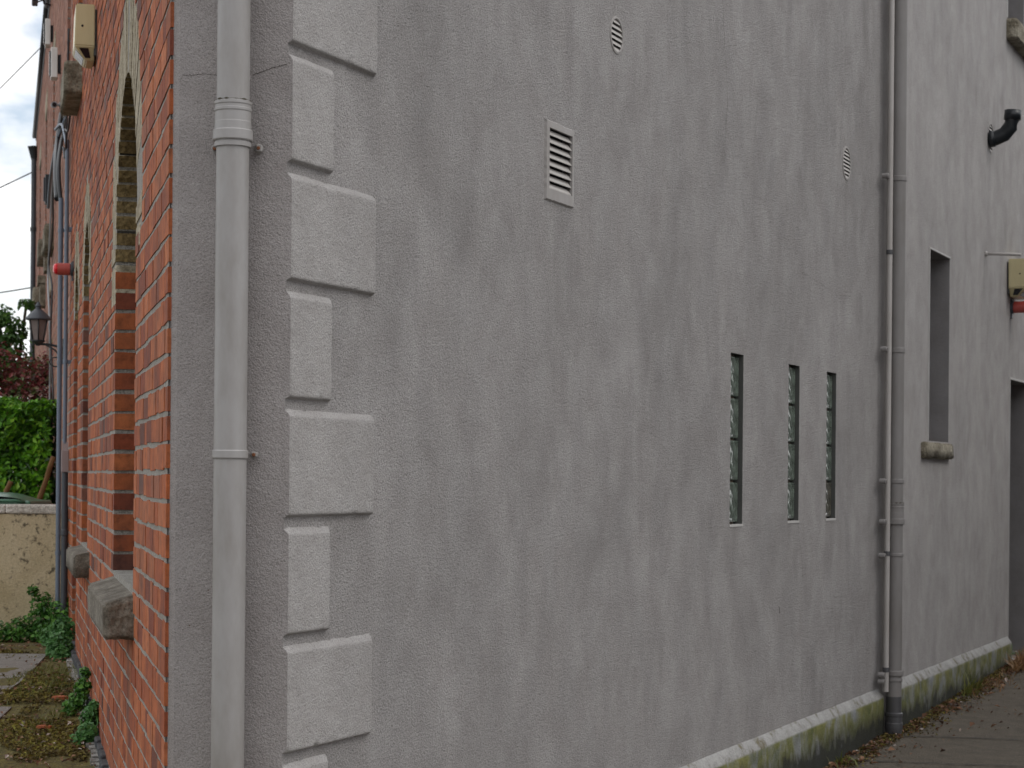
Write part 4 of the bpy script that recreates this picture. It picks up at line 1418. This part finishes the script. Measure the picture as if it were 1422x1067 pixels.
# tooled joints between the pavement bays
mb = MB(GAB)
for s in (6.03, 7.03, 8.6, 10.1, 11.6):
    for j in range(40):
        o0 = .05 + j * .052; w0 = .008 * random.uniform(.5, 1.3)
        k0 = noise.noise(Vector((s, o0 * 7, 1))) * .012 + o0 * .23; k1 = noise.noise(Vector((s, (o0 + .052) * 7, 1))) * .012 + (o0 + .052) * .23
        mb.face([mb.P(s + k0 - w0, o0, pz(s) + .0075), mb.P(s + k1 - w0, o0 + .052, pz(s) + .0075), mb.P(s + k1 + w0, o0 + .052, pz(s) + .0075), mb.P(s + k0 + w0, o0, pz(s) + .0075)])
tag(mb.build('pavement_joints', M['dark'], recalc=False), kind='structure')
mb = MB(GAB)
for i in range(14):
    s = -3 + i * 1.7
    mb.bevbox(s + .004, s + 1.696, 2.09, 2.22, pz(s + .85) - .14, pz(s + .85) + .004, .012)
tag(mb.build('kerb', M['slab']), kind='structure')

# ================================================================== GARDEN WALL, BIN, PLANTS
GW0 = FAC.world(8.56, .13, 0)
gw = empty('garden_wall', (GW0.x, GW0.y, .3))
tag(gw, 'low ochre rendered garden wall with pale coping and dark stains', 'wall')
gdir = Vector((-1, -.035, 0)).normalized()
class GWF(Frame): pass
GWFr = Frame(Vector((GW0.x, GW0.y, 0)), gdir, Vector((gdir.y, -gdir.x, 0)) if Vector((gdir.y, -gdir.x, 0)).y < 0 else Vector((-gdir.y, gdir.x, 0)), -1)
mb = MB(GWFr, (0, 0, .3))
n = 60; grid = []
for i in range(n + 1):
    s = -.1 + 6.4 * i / n
    grid.append([mb.P(s, noise.noise(Vector((s * 3, z * 3, 9))) * .007, z) for z in [.2 + 1.06 * j / 14 for j in range(15)]])
for a, b in zip(grid, grid[1:]):
    for j in range(14): mb.face([a[j], a[j + 1], b[j + 1], b[j]], 0, .5, True)
mb.box(-.1, 6.3, -.22, -.012, .2, 1.26)
mb.build('rendered_face', M['gwall'], gw, recalc=False)
mb = MB(GWFr, (0, 0, 1.26)); 
for i in range(16):
    s = -.1 + i * .4
    mb.bevbox(s, s + .3995, -.235, .012 + random.uniform(-.004, .004), 1.262, 1.322 + random.uniform(-.004, .004), .012, n=2)
mb.build('coping', M['cap'], gw)

# wheelie bin behind the wall
bx, by = -3.72, 14.62
root = empty('wheelie_bin', (bx, by, .4)); tag(root, 'green wheelie bin behind the garden wall, only its lid showing', 'bin')
mb = MB(WF, (bx, by, .4))
bm = bmesh.new(); rings = []
for z, w_, d_ in ((.46, .21, .22), (1.30, .27, .30)):
    rings.append([bm.verts.new((bx + a * w_, by + b * d_, z)) for a, b in ((-1, -1), (1, -1), (1, 1), (-1, 1))])
bm.faces.new(rings[0][::-1]); bm.faces.new(rings[1])
for k in range(4): bm.faces.new([rings[0][k], rings[0][(k + 1) % 4], rings[1][(k + 1) % 4], rings[1][k]])
bmesh.ops.bevel(bm, geom=list(bm.edges), offset=.02, segments=2, affect='EDGES')
mb.add_bm(bm); mb.build('body', M['bin'], root)
mb = MB(WF, (bx, by, 1.3))
mb.bevbox(bx - .31, bx + .31, by - .34, by + .33, 1.302, 1.345, .014, n=2)
gx = 16; gr = []
for i in range(gx + 1):
    a = -.26 + .52 * i / gx
    gr.append([mb.P(bx + a, by - .27 + .54 * j / 8, 1.344 + .058 * (1 - (abs(a) / .26) ** 3.0) * math.sin(math.pi * min(1, (j + .8) / 8.8)) ** .5) for j in range(9)])
for a, b in zip(gr, gr[1:]):
    for j in range(8): mb.face([a[j], a[j + 1], b[j + 1], b[j]], 0, .5, True)
mb.build('lid', M['bin'], root)
mb = MB(WF, (bx, by, 1.3)); mb.tube([(bx - .27, by - .345, 1.335), (bx - .22, by - .375, 1.345), (bx + .22, by - .375, 1.345), (bx + .27, by - .345, 1.335)], .012, 8); mb.build('handle', M['bin'], root)
for sg in (-1, 1):
    mb = MB(WF, (bx, by, .5)); mb.lathe(by + .24, .50, [(.09, bx + sg * .20), (.1, bx + sg * .21), (.1, bx + sg * .25), (.08, bx + sg * .26)], 18, 0, 's'); mb.build('wheel', M['black'], root)


def leaf_volume(mb, n, sampler, size, tint, up=.3, ratio=.55):
    for _ in range(n):
        c, nm = sampler()
        nm = (nm + Vector((random.gauss(0, .55), random.gauss(0, .55), random.gauss(up, .45))))
        mb.leaf(c, size * random.uniform(.6, 1.3), nm, 0, min(1, max(0, tint(c))), ratio)


# hedge: clipped but bushy mass, front face lumpy
hx1 = FAC.world(11.6, 0, 0).x
hroot = empty('hedge', (-4.6, 17.2, .4)); tag(hroot, 'bright green bushy hedge behind the bin, reaching the brick front', 'hedge')
def hs():
    x = random.uniform(-6.8, -3.84); k = random.random()
    lump = noise.noise(Vector((x * 3.2, 2, 0))) * .10
    top = 2.14 + noise.noise(Vector((x * 4, 7, 0))) * .07
    if k < .68:
        z = .4 + (top - .4) * random.random()
        l2 = noise.noise(Vector((x * 4.5, z * 4.5, 1))) * .16 + noise.noise(Vector((x * 11, z * 11, 5))) * .05
        y = 16.75 + lump - l2 + abs(random.gauss(0, .06))
        return Vector((x, y, z)), Vector((0, -1, .35))
    y = random.uniform(16.7, 17.7)
    return Vector((x, y, top - abs(random.gauss(0, .05)) + noise.noise(Vector((x * 9, y * 9, 0))) * .05)), Vector((0, -.2, 1))
mb = MB(WF, (-4.6, 17.2, .4))
leaf_volume(mb, 21000, hs, .062, lambda c: random.gauss(.56, .24) + noise.noise(c * 5) * .25)
leaf_volume(mb, 9000, lambda: (Vector((random.uniform(-6.8, -3.90), random.uniform(16.9, 17.5), random.uniform(.4, 2.02))), Vector((0, -1, .3))), .085, lambda c: random.gauss(.25, .2))
mb.build('foliage', M['hedge'], hroot, recalc=False)
mb = MB(WF, (-4.6, 17.2, .4))
for i in range(26):
    x = -6.7 + i * .117 
    mb.tube([(x, 17.2, .35), (x + random.uniform(-.1, .1), 17.15, 1.2), (x + random.uniform(-.15, .15), 17.1, 1.95)], [.02, .014, .006], 5)
mb.build('stems', M['bark'], hroot)

# shrubs and tree
def bush(name, label, cat, centres, n, size, mat, base, tint, trunk):
    root = empty(name, base); tag(root, label, cat)
    mb = MB(WF, base)
    tw = [sum(c[3] for c in centres)]
    def smp():
        t = random.uniform(0, tw[0])
        for c in centres:
            t -= c[3]
            if t <= 0: break
        while True:
            v = Vector((random.gauss(0, 1), random.gauss(0, 1), random.gauss(0, 1))).normalized()
            r = c[4] * random.random() ** .45
            p = Vector(c[:3]) + v * r
            if noise.noise(p * 4.2) > -.18: return p, v
    leaf_volume(mb, n, smp, size, tint)
    mb.build('foliage' if cat == 'shrub' else 'crown', mat, root, recalc=False)
    mb = MB(WF, base)
    for c in centres:
        b = Vector(base); e = Vector(c[:3])
        m1 = b.lerp(e, .5) + Vector((random.uniform(-.1, .1), random.uniform(-.1, .1), .1))
        mb.tube([b, b.lerp(m1, .6), m1, e, e + Vector((random.uniform(-.1, .1), 0, c[4] * .7))], [trunk, trunk * .8, trunk * .55, trunk * .3, .004], 6)
    mb.build('stems' if cat == 'shrub' else 'trunk', M['bark'], root)
    return root


bush('red_shrub', 'red leaved shrub rising between hedge and tree', 'shrub',
     [(-4.42, 18.6, 2.25, 1, .36), (-4.75, 18.5, 2.35, 1.2, .40), (-4.25, 18.7, 2.42, .5, .26), (-4.62, 18.6, 1.95, 1.3, .45), (-5.2, 18.6, 2.3, 1, .45), (-4.18, 18.8, 2.72, .12, .13), (-4.95, 18.7, 2.72, .35, .22), (-5.6, 18.6, 2.5, .8, .4)],
     6200, .058, M['redleaf'], (-4.7, 18.7, .4), lambda c: random.gauss(.48, .27), .022)
bush('garden_tree', 'small dark green tree against the sky at the left picture edge', 'tree',
     [(-5.25, 20.6, 2.75, 1, .36), (-5.05, 20.6, 2.55, .7, .28), (-5.38, 20.7, 3.05, .8, .30), (-5.12, 20.6, 3.02, .35, .17), (-4.98, 20.6, 3.24, .10, .09), (-5.55, 20.7, 2.6, 1.2, .45), (-5.75, 20.7, 3.1, .9, .4), (-6.1, 20.8, 2.8, 1, .45)],
     6200, .062, M['treeleaf'], (-5.5, 20.8, .4), lambda c: random.gauss(.45, .25), .05)

# broken wooden stakes leaning in the hedge
for (x0, z0, x1, z1, y, r, lab) in ((-3.645, 1.37, -3.545, 1.67, 15.6, .021, 'brown wooden stake leaning beside the brick front behind the bin'), (-3.925, 1.37, -3.875, 1.475, 15.6, .019, 'short stub of brown wood sticking up behind the bin lid')):
    mb = MB(WF, (x0, y, z0 - .75)); 
    d_ = Vector((x1 - x0, 0, z1 - z0)); b0 = Vector((x0, y, z0)) - d_ * min(1.6, .5 / d_.z)
    pts = [b0 + (Vector((x1, y, z1)) - b0) * (i / 8) + Vector((noise.noise(Vector((i, x0, 0))) * .012, 0, 0)) for i in range(9)]
    mb.tube(pts, [r * (1 + .25 * noise.noise(Vector((i * 2.0, x0 * 9, 1)))) for i in range(9)], 7)
    o = mb.build('wooden_stake', M['wood']); tag(o, lab, 'stake')


# ---- weeds
def weed(name, label, cat, base, blobs, n, size, mat, stems=14, group=None, tint=None):
    root = empty(name, base); tag(root, label, cat, group)
    mb = MB(WF, base)
    W = sum(b[4] for b in blobs)
    def smp():
        t = random.uniform(0, W)
        for b in blobs:
            t -= b[4]
            if t <= 0: break
        v = Vector((random.gauss(0, 1), random.gauss(0, 1), random.gauss(0, 1))).normalized()
        r = random.random() ** .4
        return Vector((b[0] + v.x * b[3] * r, b[1] + v.y * b[3] * r, b[2] + v.z * b[3] * r * 1.1)), v + Vector((0, -.4, .4))
    leaf_volume(mb, n, smp, size, tint or (lambda c: random.gauss(.5, .26)), .4, .75)
    mb.build('leaves', mat, root, recalc=False)
    mb = MB(WF, base)
    for _ in range(stems):
        c, _v = smp(); b = Vector(base) + Vector((random.uniform(-.04, .04), random.uniform(-.04, .04), -.02))
        m1 = b.lerp(c, .5) + Vector((random.uniform(-.03, .03), random.uniform(-.03, .03), .03))
        mb.tube([b, m1, c], .003, 4)
    mb.build('stems', M['weed'], root)
    return root


def yb(s, o):                                 # a point on the yard by the brick front
    p = FAC.world(s, o, 0); return (p.x, p.y, yz(p.y))


b = yb(7.05, .10)
weed('weed_clump', 'round clump of green weeds at the foot of the blue grey pipes', 'weed', b,
     [(b[0], b[1], b[2] + .08, .085, 1.2), (b[0] + .01, b[1] + .1, b[2] + .17, .075, .9), (b[0] - .07, b[1] + .1, b[2] + .12, .07, .7), (b[0] + .03, b[1] - .1, b[2] + .02, .06, .5)], 900, .034, M['weed_pale'])
b = (-3.22, 13.70, .40)
weed('ivy', 'dark green ivy climbing the garden wall near its corner', 'ivy', b,
     [(b[0], b[1], .50, .11, 1.3), (b[0] + .03, b[1] + .02, .64, .085, .8), (b[0] - .03, b[1] + .02, .74, .04, .25), (b[0] + .2, b[1], .58, .12, 1.3), (b[0] + .27, b[1] + .02, .74, .05, .4), (b[0] + .29, b[1] + .02, .86, .03, .15), (b[0] + .12, b[1], .48, .12, 1.2)], 1300, .034, M['weed'])
b = (-3.75, 13.62, .40)
weed('creeper', 'low dark green creeper spreading along the foot of the garden wall', 'creeper', b,
     [(b[0], b[1], .44, .08, 1), (b[0] + .15, b[1], .46, .085, 1), (b[0] + .30, b[1], .45, .085, 1), (b[0] - .15, b[1], .44, .07, .8), (b[0] + .42, b[1], .47, .09, 1), (b[0] - .4, b[1], .43, .08, .9), (b[0] + .6, b[1] - .02, .44, .08, .8)], 1700, .03, M['weed'])
b = yb(4.62, .07)
weed('nettle', 'taller nettle growing out of the joint at the foot of the brick front', 'nettle', b,
     [(b[0], b[1], b[2] + .06, .05, 1), (b[0] + .015, b[1] + .03, b[2] + .13, .042, .8), (b[0] + .02, b[1] + .06, b[2] + .20, .028, .45), (b[0] - .03, b[1] - .05, b[2] + .03, .045, .6)], 420, .028, M['weed'])
b = yb(3.78, .06)
weed('nettle', 'pale green weed at the foot of the brick front, nearest the corner', 'nettle', b,
     [(b[0], b[1], b[2] + .05, .05, 1), (b[0] - .015, b[1] + .12, b[2] + .11, .045, 1), (b[0] + .01, b[1] + .1, b[2] + .15, .04, .7), (b[0] - .035, b[1] - .02, b[2] + .01, .05, .6)], 520, .028, M['weed_pale'])

# moss, litter and crumbs in the yard
def yard_pt(y0, y1, x0, x1):
    y = random.uniform(y0, y1)
    wx = (PL + F_DIR * ((y - PL.y) / F_DIR.y)).x
    x = random.uniform(x0, x1)
    return x, y, wx


mb = MB(WF)
cnt = 0
while cnt < 15000:
    x, y, wx = yard_pt(7.9, 13.6, -4.6, -1.5)
    if x > wx - .05: continue
    d = noise.noise(Vector((x * 2.1, y * 1.3, 3))) + .5 * noise.noise(Vector((x * 7, y * 5, 6)))
    dist = wx - x
    onslab = x < -2.66 - (y - 11) * .145 and 10.68 < y < 12.7
    edge = min(1, dist / .9)
    if onslab and random.random() < .97: continue
    if d < -.12 + .45 * edge - (.25 if 10.3 < y < 10.7 else 0): continue
    mb.leaf(Vector((x, y, yz(y) + random.uniform(.006, .02))), random.uniform(.012, .035), Vector((random.gauss(0, .4), random.gauss(-.2, .4), 1)), 0, min(1, max(0, random.gauss(.4 + d * .5, .22))), .6)
    cnt += 1
tag(mb.build('moss', M['moss'], recalc=False), 'brown and yellow green moss spread over the yard beside the brick front', 'moss', kind='stuff')
mb = MB(WF)
cnt = 0
while cnt < 2600:
    x, y, wx = yard_pt(7.9, 13.5, -4.6, -1.5)
    if x > wx - .03: continue
    onslab = x < -2.66 - (y - 11) * .145 and 10.68 < y < 12.7
    if onslab and random.random() < .93: continue
    if noise.noise(Vector((x * 3, y * 2, 8))) < -.1 and random.random() < .7: continue
    mb.leaf(Vector((x, y, yz(y) + random.uniform(.016, .028))), random.uniform(.010, .035), Vector((random.gauss(0, .4), random.gauss(0, .4), 1)), 0, min(1, max(0, random.gauss(.55, .3))), .6)
    cnt += 1
tag(mb.build('leaf_litter', M['litter'], recalc=False), 'small fallen leaves and twigs scattered over the mossy yard', 'leaf litter', kind='stuff')
# yellow green grass in the slab joints
mb = MB(WF)
for _ in range(1500):
    k = random.random()
    if k < .45: x, y = random.uniform(-2.75, -2.42), random.gauss(11.35, .28)
    elif k < .75: x, y = random.gauss(-2.45, .10), random.gauss(10.75, .22)
    else: x, y = random.gauss(-2.25, .07), random.gauss(9.8, .4)
    h_ = random.uniform(.012, .045)
    p = Vector((x, y, yz(y) + .01)); lean = Vector((random.gauss(0, .5), random.gauss(0, .5), 1)) * h_
    w_ = Vector((random.uniform(-1, 1), random.uniform(-1, 1), 0)).normalized() * .0022
    mb.face([mb.P(*(p - w_)), mb.P(*(p + w_)), mb.P(*(p + lean))], 0, random.random())
tag(mb.build('grass', M['grass'], recalc=False), 'short yellow green grass in the joints between yard slabs', 'grass', kind='stuff')

# orange brick crumbs lying on the moss
for (x, y, w_, lab) in ((-2.33, 10.42, .085, 'flat orange brick chip on the moss beside the slab edge, farthest away'), (-2.22, 9.60, .080, 'flat orange brick chip in the middle of the mossy yard'), (-2.36, 8.98, .032, 'small orange brick crumb, left of a pair near the bottom edge'), (-2.295, 8.95, .036, 'small orange brick crumb, right of a pair near the bottom edge')):
    mb = MB(WF, (x, y, yz(y)))
    n = 9; a = [mb.P(x + w_ * .5 * math.cos(2 * math.pi * i / n) * random.uniform(.8, 1.1), y + w_ * .38 * math.sin(2 * math.pi * i / n) * random.uniform(.8, 1.1), yz(y) + .026) for i in range(n)]
    b_ = [mb.P(x + w_ * .56 * math.cos(2 * math.pi * i / n), y + w_ * .42 * math.sin(2 * math.pi * i / n), yz(y) - .004) for i in range(n)]
    mb.face(a)
    for i in range(n): mb.face([a[i], a[(i + 1) % n], b_[(i + 1) % n], b_[i]])
    o = mb.build('brick_chip', M['brick']); tag(o, lab, 'brick chip', 'orange brick chips on the moss')

# ---- litter, moss and tufts at the foot of the gable
mb = MB(GAB)
for _ in range(3000):
    s = random.uniform(4.8, 13.5); o = WALL_O + .04 + abs(random.gauss(0, .10)) + (.04 if s > GEND else 0)
    if random.random() < .12: o += random.random() * .5
    if noise.noise(Vector((s * 2.2, 1, 0))) + noise.noise(Vector((s * 9, o * 9, 2))) * .7 < .0 and random.random() < .82: continue
    c = Vector((s, o, pz(s) + .006 + random.uniform(0, .018)))
    mb.leaf(c, random.choice((.010, .014, .02, .028, .045)) * random.uniform(.7, 1.25), Vector((random.gauss(0, .5), random.gauss(0, .5), 1)), 0, min(1, max(0, random.gauss(.40, .28))), random.uniform(.35, .8))
tag(mb.build('leaf_litter', M['litter'], recalc=False), 'brown fallen leaves drifted along the foot of the grey wall', 'leaf litter', kind='stuff')
mb = MB(GAB)
for _ in range(7000):
    s = random.uniform(4.8, 13.0); q = abs(random.gauss(0, .075)); o = WALL_O + .036 + q + (.038 if s > GEND else 0)
    c = Vector((s, o, pz(s) + .004 + random.uniform(0, .014)))
    if noise.noise(Vector((s * 3.1, q * 9, 4))) < -.12: continue
    mb.leaf(c, random.uniform(.010, .024), Vector((random.gauss(0, .5), random.gauss(0, .5), 1)), 0, min(1, max(0, random.gauss(.38, .22))), .7)
tag(mb.build('moss', M['moss'], recalc=False), 'dark moss growing where pavement meets the grey plinth', 'moss', kind='stuff')


def tuft(name, label, s, o, n, h0, h1, spread, mat, flop=.5):
    mb = MB(GAB, (s, o, pz(s)))
    for _ in range(n):
        c = Vector((s + random.gauss(0, spread), o + abs(random.gauss(0, spread * .35)), pz(s)))
        h_ = random.uniform(h0, h1); d_ = Vector((random.gauss(0, flop), random.gauss(.2, flop), 1)).normalized()
        w_ = Vector((random.uniform(-1, 1), random.uniform(-1, 1), 0)).normalized() * random.uniform(.0025, .005)
        m_ = c + d_ * h_ * .6; e = c + d_ * h_ + Vector((d_.x * .3, d_.y * .3, -.25 * flop)) * h_
        a = [mb.P(*(c - w_)), mb.P(*(c + w_)), mb.P(*(m_ + w_ * .7)), mb.P(*(m_ - w_ * .7)), mb.P(*e)]
        t = random.random()
        mb.face([a[0], a[1], a[2], a[3]], 0, t); mb.face([a[3], a[2], a[4]], 0, t)
    o_ = mb.build(name, mat, recalc=False); tag(o_, label, 'grass tuft'); return o_


tuft('grass_tuft', 'green grass tuft against the mossy plinth of the rear wall', 9.22, RO + .06, 70, .05, .22, .12, M['grass'], .34)
tuft('grass_tuft', 'low dry brown tuft beside the green grass at the plinth', 9.7, RO + .08, 90, .03, .11, .28, M['straw'], .7)
tuft('grass_tuft', 'heap of orange brown dry grass beside the doorway', 11.05, RO + .12, 520, .07, .22, .20, M['straw'], .9)
tuft('grass_tuft', 'thin yellow grass at the plinth left of the far drainpipe, at the bottom edge', 5.9, WALL_O + .06, 26, .03, .10, .09, M['grass'], .5)
tuft('grass_tuft', 'small dark green tuft on the doorway threshold', 11.75, RO - .12, 60, .04, .12, .10, M['weed'], .7)

# ================================================================== ADDED HOUSES OUT OF VIEW, FOR SHADE
def plain_house(label, x0, x1, y0, y1, h, faces_y):  # unseen house, added to keep light off the corner face and jambs
    root = empty('shading_street_house', ((x0 + x1) / 2, (y0 + y1) / 2, 0)); tag(root, label, 'house')
    b = ((x0 + x1) / 2, (y0 + y1) / 2, 0)
    mb = MB(WF, b)
    mb.box(x0, x1, y0, y1, -.1, h); mb.build('wall', M['brick_far'], root)
    mb = MB(WF, b); c = (y0 + y1) / 2
    a = [mb.P(x0 - .2, y0 - .2, h + .004), mb.P(x1 + .2, y0 - .2, h + .004), mb.P(x1 + .2, y1 + .2, h + .004), mb.P(x0 - .2, y1 + .2, h + .004)]
    r0, r1 = mb.P(x0 - .2, c, h + 1.9), mb.P(x1 + .2, c, h + 1.9)
    mb.face(a); mb.face([a[0], a[1], r1, r0]); mb.face([a[2], a[3], r0, r1]); mb.face([a[1], a[2], r1]); mb.face([a[3], a[0], r0])
    mb.build('roof', M['slate'], root)
    n = int((x1 - x0) / 2.6)
    for i in range(n):
        for z in (1.0, 3.9):
            s = x0 + (i + .5) * (x1 - x0) / n
            w = MB(WF, (s, y1, z)); w.bevbox(s - .5, s + .5, y1 - .02, y1 + .03, z, z + 1.6, .01); w_ = w.build('window', M['trim'], root)
            w = MB(WF, (s, y1, z)); w.box(s - .42, s + .42, y1 + .02, y1 + .034, z + .08, z + 1.52); w.build('pane', M['pane'], w_)
plain_house('unseen brick terrace behind the viewer, added to shade the splayed corner', -4, 10, -20, -13, 5.4, 1)
lw = empty('shading_lane_house', GAB.world(6, 4.7, 0), GAB.rot); tag(lw, 'unseen grey rendered house across the lane, added to shade the lower walls', 'house')
mb = MB(GAB, (6, 4.7, 0)); mb.box(6, 22, 4.7, 9, -.1, 5.4); mb.build('wall', M['rear_smooth'], lw)  # unseen block, added to darken the foot of the lane walls
mb = MB(GAB, (6, 4.7, 5.4)); a = [mb.P(*p) for p in ((5.9, 4.55, 5.404), (22.1, 4.55, 5.404), (22.1, 9.1, 5.404), (5.9, 9.1, 5.404), (5.9, 6.9, 6.5), (22.1, 6.9, 6.5))]
for q in ((0, 1, 2, 3), (0, 1, 5, 4), (2, 3, 4, 5), (1, 2, 5), (3, 0, 4)): mb.face([a[i] for i in q])
mb.build('roof', M['slate'], lw)

# ================================================================== WORLD, SUN, CAMERA
world = bpy.data.worlds.new('World'); scene.world = world; world.use_nodes = True
nt = world.node_tree; nn = nt.nodes
bg = nn['Background']
sky = nn.new('ShaderNodeTexSky'); sky.sky_type = 'NISHITA'; sky.sun_disc = False
SUN_EL, SUN_AZ = R(50), R(106)                     # azimuth clockwise from +Y (the view direction)
sky.sun_elevation = SUN_EL; sky.sun_rotation = SUN_AZ
tc = nn.new('ShaderNodeTexCoord'); mp = nn.new('ShaderNodeMapping')
mp.inputs['Scale'].default_value = (1, 1, 2.2); mp.inputs['Location'].default_value = (.35, .1, .62)
nt.links.new(tc.outputs['Generated'], mp.inputs['Vector'])
cl = nn.new('ShaderNodeTexNoise'); cl.inputs['Scale'].default_value = 3.4; cl.inputs['Detail'].default_value = 7; cl.inputs['Roughness'].default_value = .56; cl.inputs['Distortion'].default_value = .25
nt.links.new(mp.outputs[0], cl.inputs['Vector'])
rp = nn.new('ShaderNodeValToRGB'); rp.color_ramp.elements[0].position = .355; rp.color_ramp.elements[1].position = .47
nt.links.new(cl.outputs['Fac'], rp.inputs[0])
c2 = nn.new('ShaderNodeTexNoise'); c2.inputs['Scale'].default_value = 7; c2.inputs['Detail'].default_value = 5
nt.links.new(mp.outputs[0], c2.inputs['Vector'])
r2 = nn.new('ShaderNodeValToRGB'); r2.color_ramp.elements[0].position = .32; r2.color_ramp.elements[1].position = .62
r2.color_ramp.elements[0].color = (7.3, 7.4, 7.6, 1); r2.color_ramp.elements[1].color = (9.9, 9.8, 9.7, 1)
nt.links.new(c2.outputs['Fac'], r2.inputs[0])
mx = nn.new('ShaderNodeMix'); mx.data_type = 'RGBA'
nt.links.new(rp.outputs[0], mx.inputs[0]); nt.links.new(sky.outputs[0], mx.inputs[6]); nt.links.new(r2.outputs[0], mx.inputs[7])
nt.links.new(mx.outputs[2], bg.inputs['Color']); bg.inputs['Strength'].default_value = .13

sun = bpy.data.lights.new('sun', 'SUN'); sun.energy = .65; sun.angle = R(25); sun.color = (1, .96, .9)
so = bpy.data.objects.new('sun', sun); COL.objects.link(so)
dv = Vector((math.sin(SUN_AZ) * math.cos(SUN_EL), math.cos(SUN_AZ) * math.cos(SUN_EL), math.sin(SUN_EL)))
so.rotation_euler = dv.to_track_quat('Z', 'Y').to_euler(); so.location = dv * 40

cam = bpy.data.cameras.new('camera'); co = bpy.data.objects.new('camera', cam); COL.objects.link(co)
cam.sensor_width = 36; cam.lens = 2800 / 1422 * 36
cam.shift_y = 128 / 1422
cam.clip_start = .05; cam.clip_end = 3000
co.matrix_world = Matrix.Translation((0, 0, ZC)) @ Matrix.Rotation(R(90), 4, 'X') @ Matrix.Rotation(R(.5), 4, 'Z')
cam.dof.use_dof = True; cam.dof.focus_distance = 7.0; cam.dof.aperture_fstop = 10
scene.camera = co

scene.render.engine = 'CYCLES'
scene.view_settings.view_transform = 'Standard'; scene.view_settings.look = 'None'
scene.view_settings.gamma = 1
scene.view_settings.exposure = .12
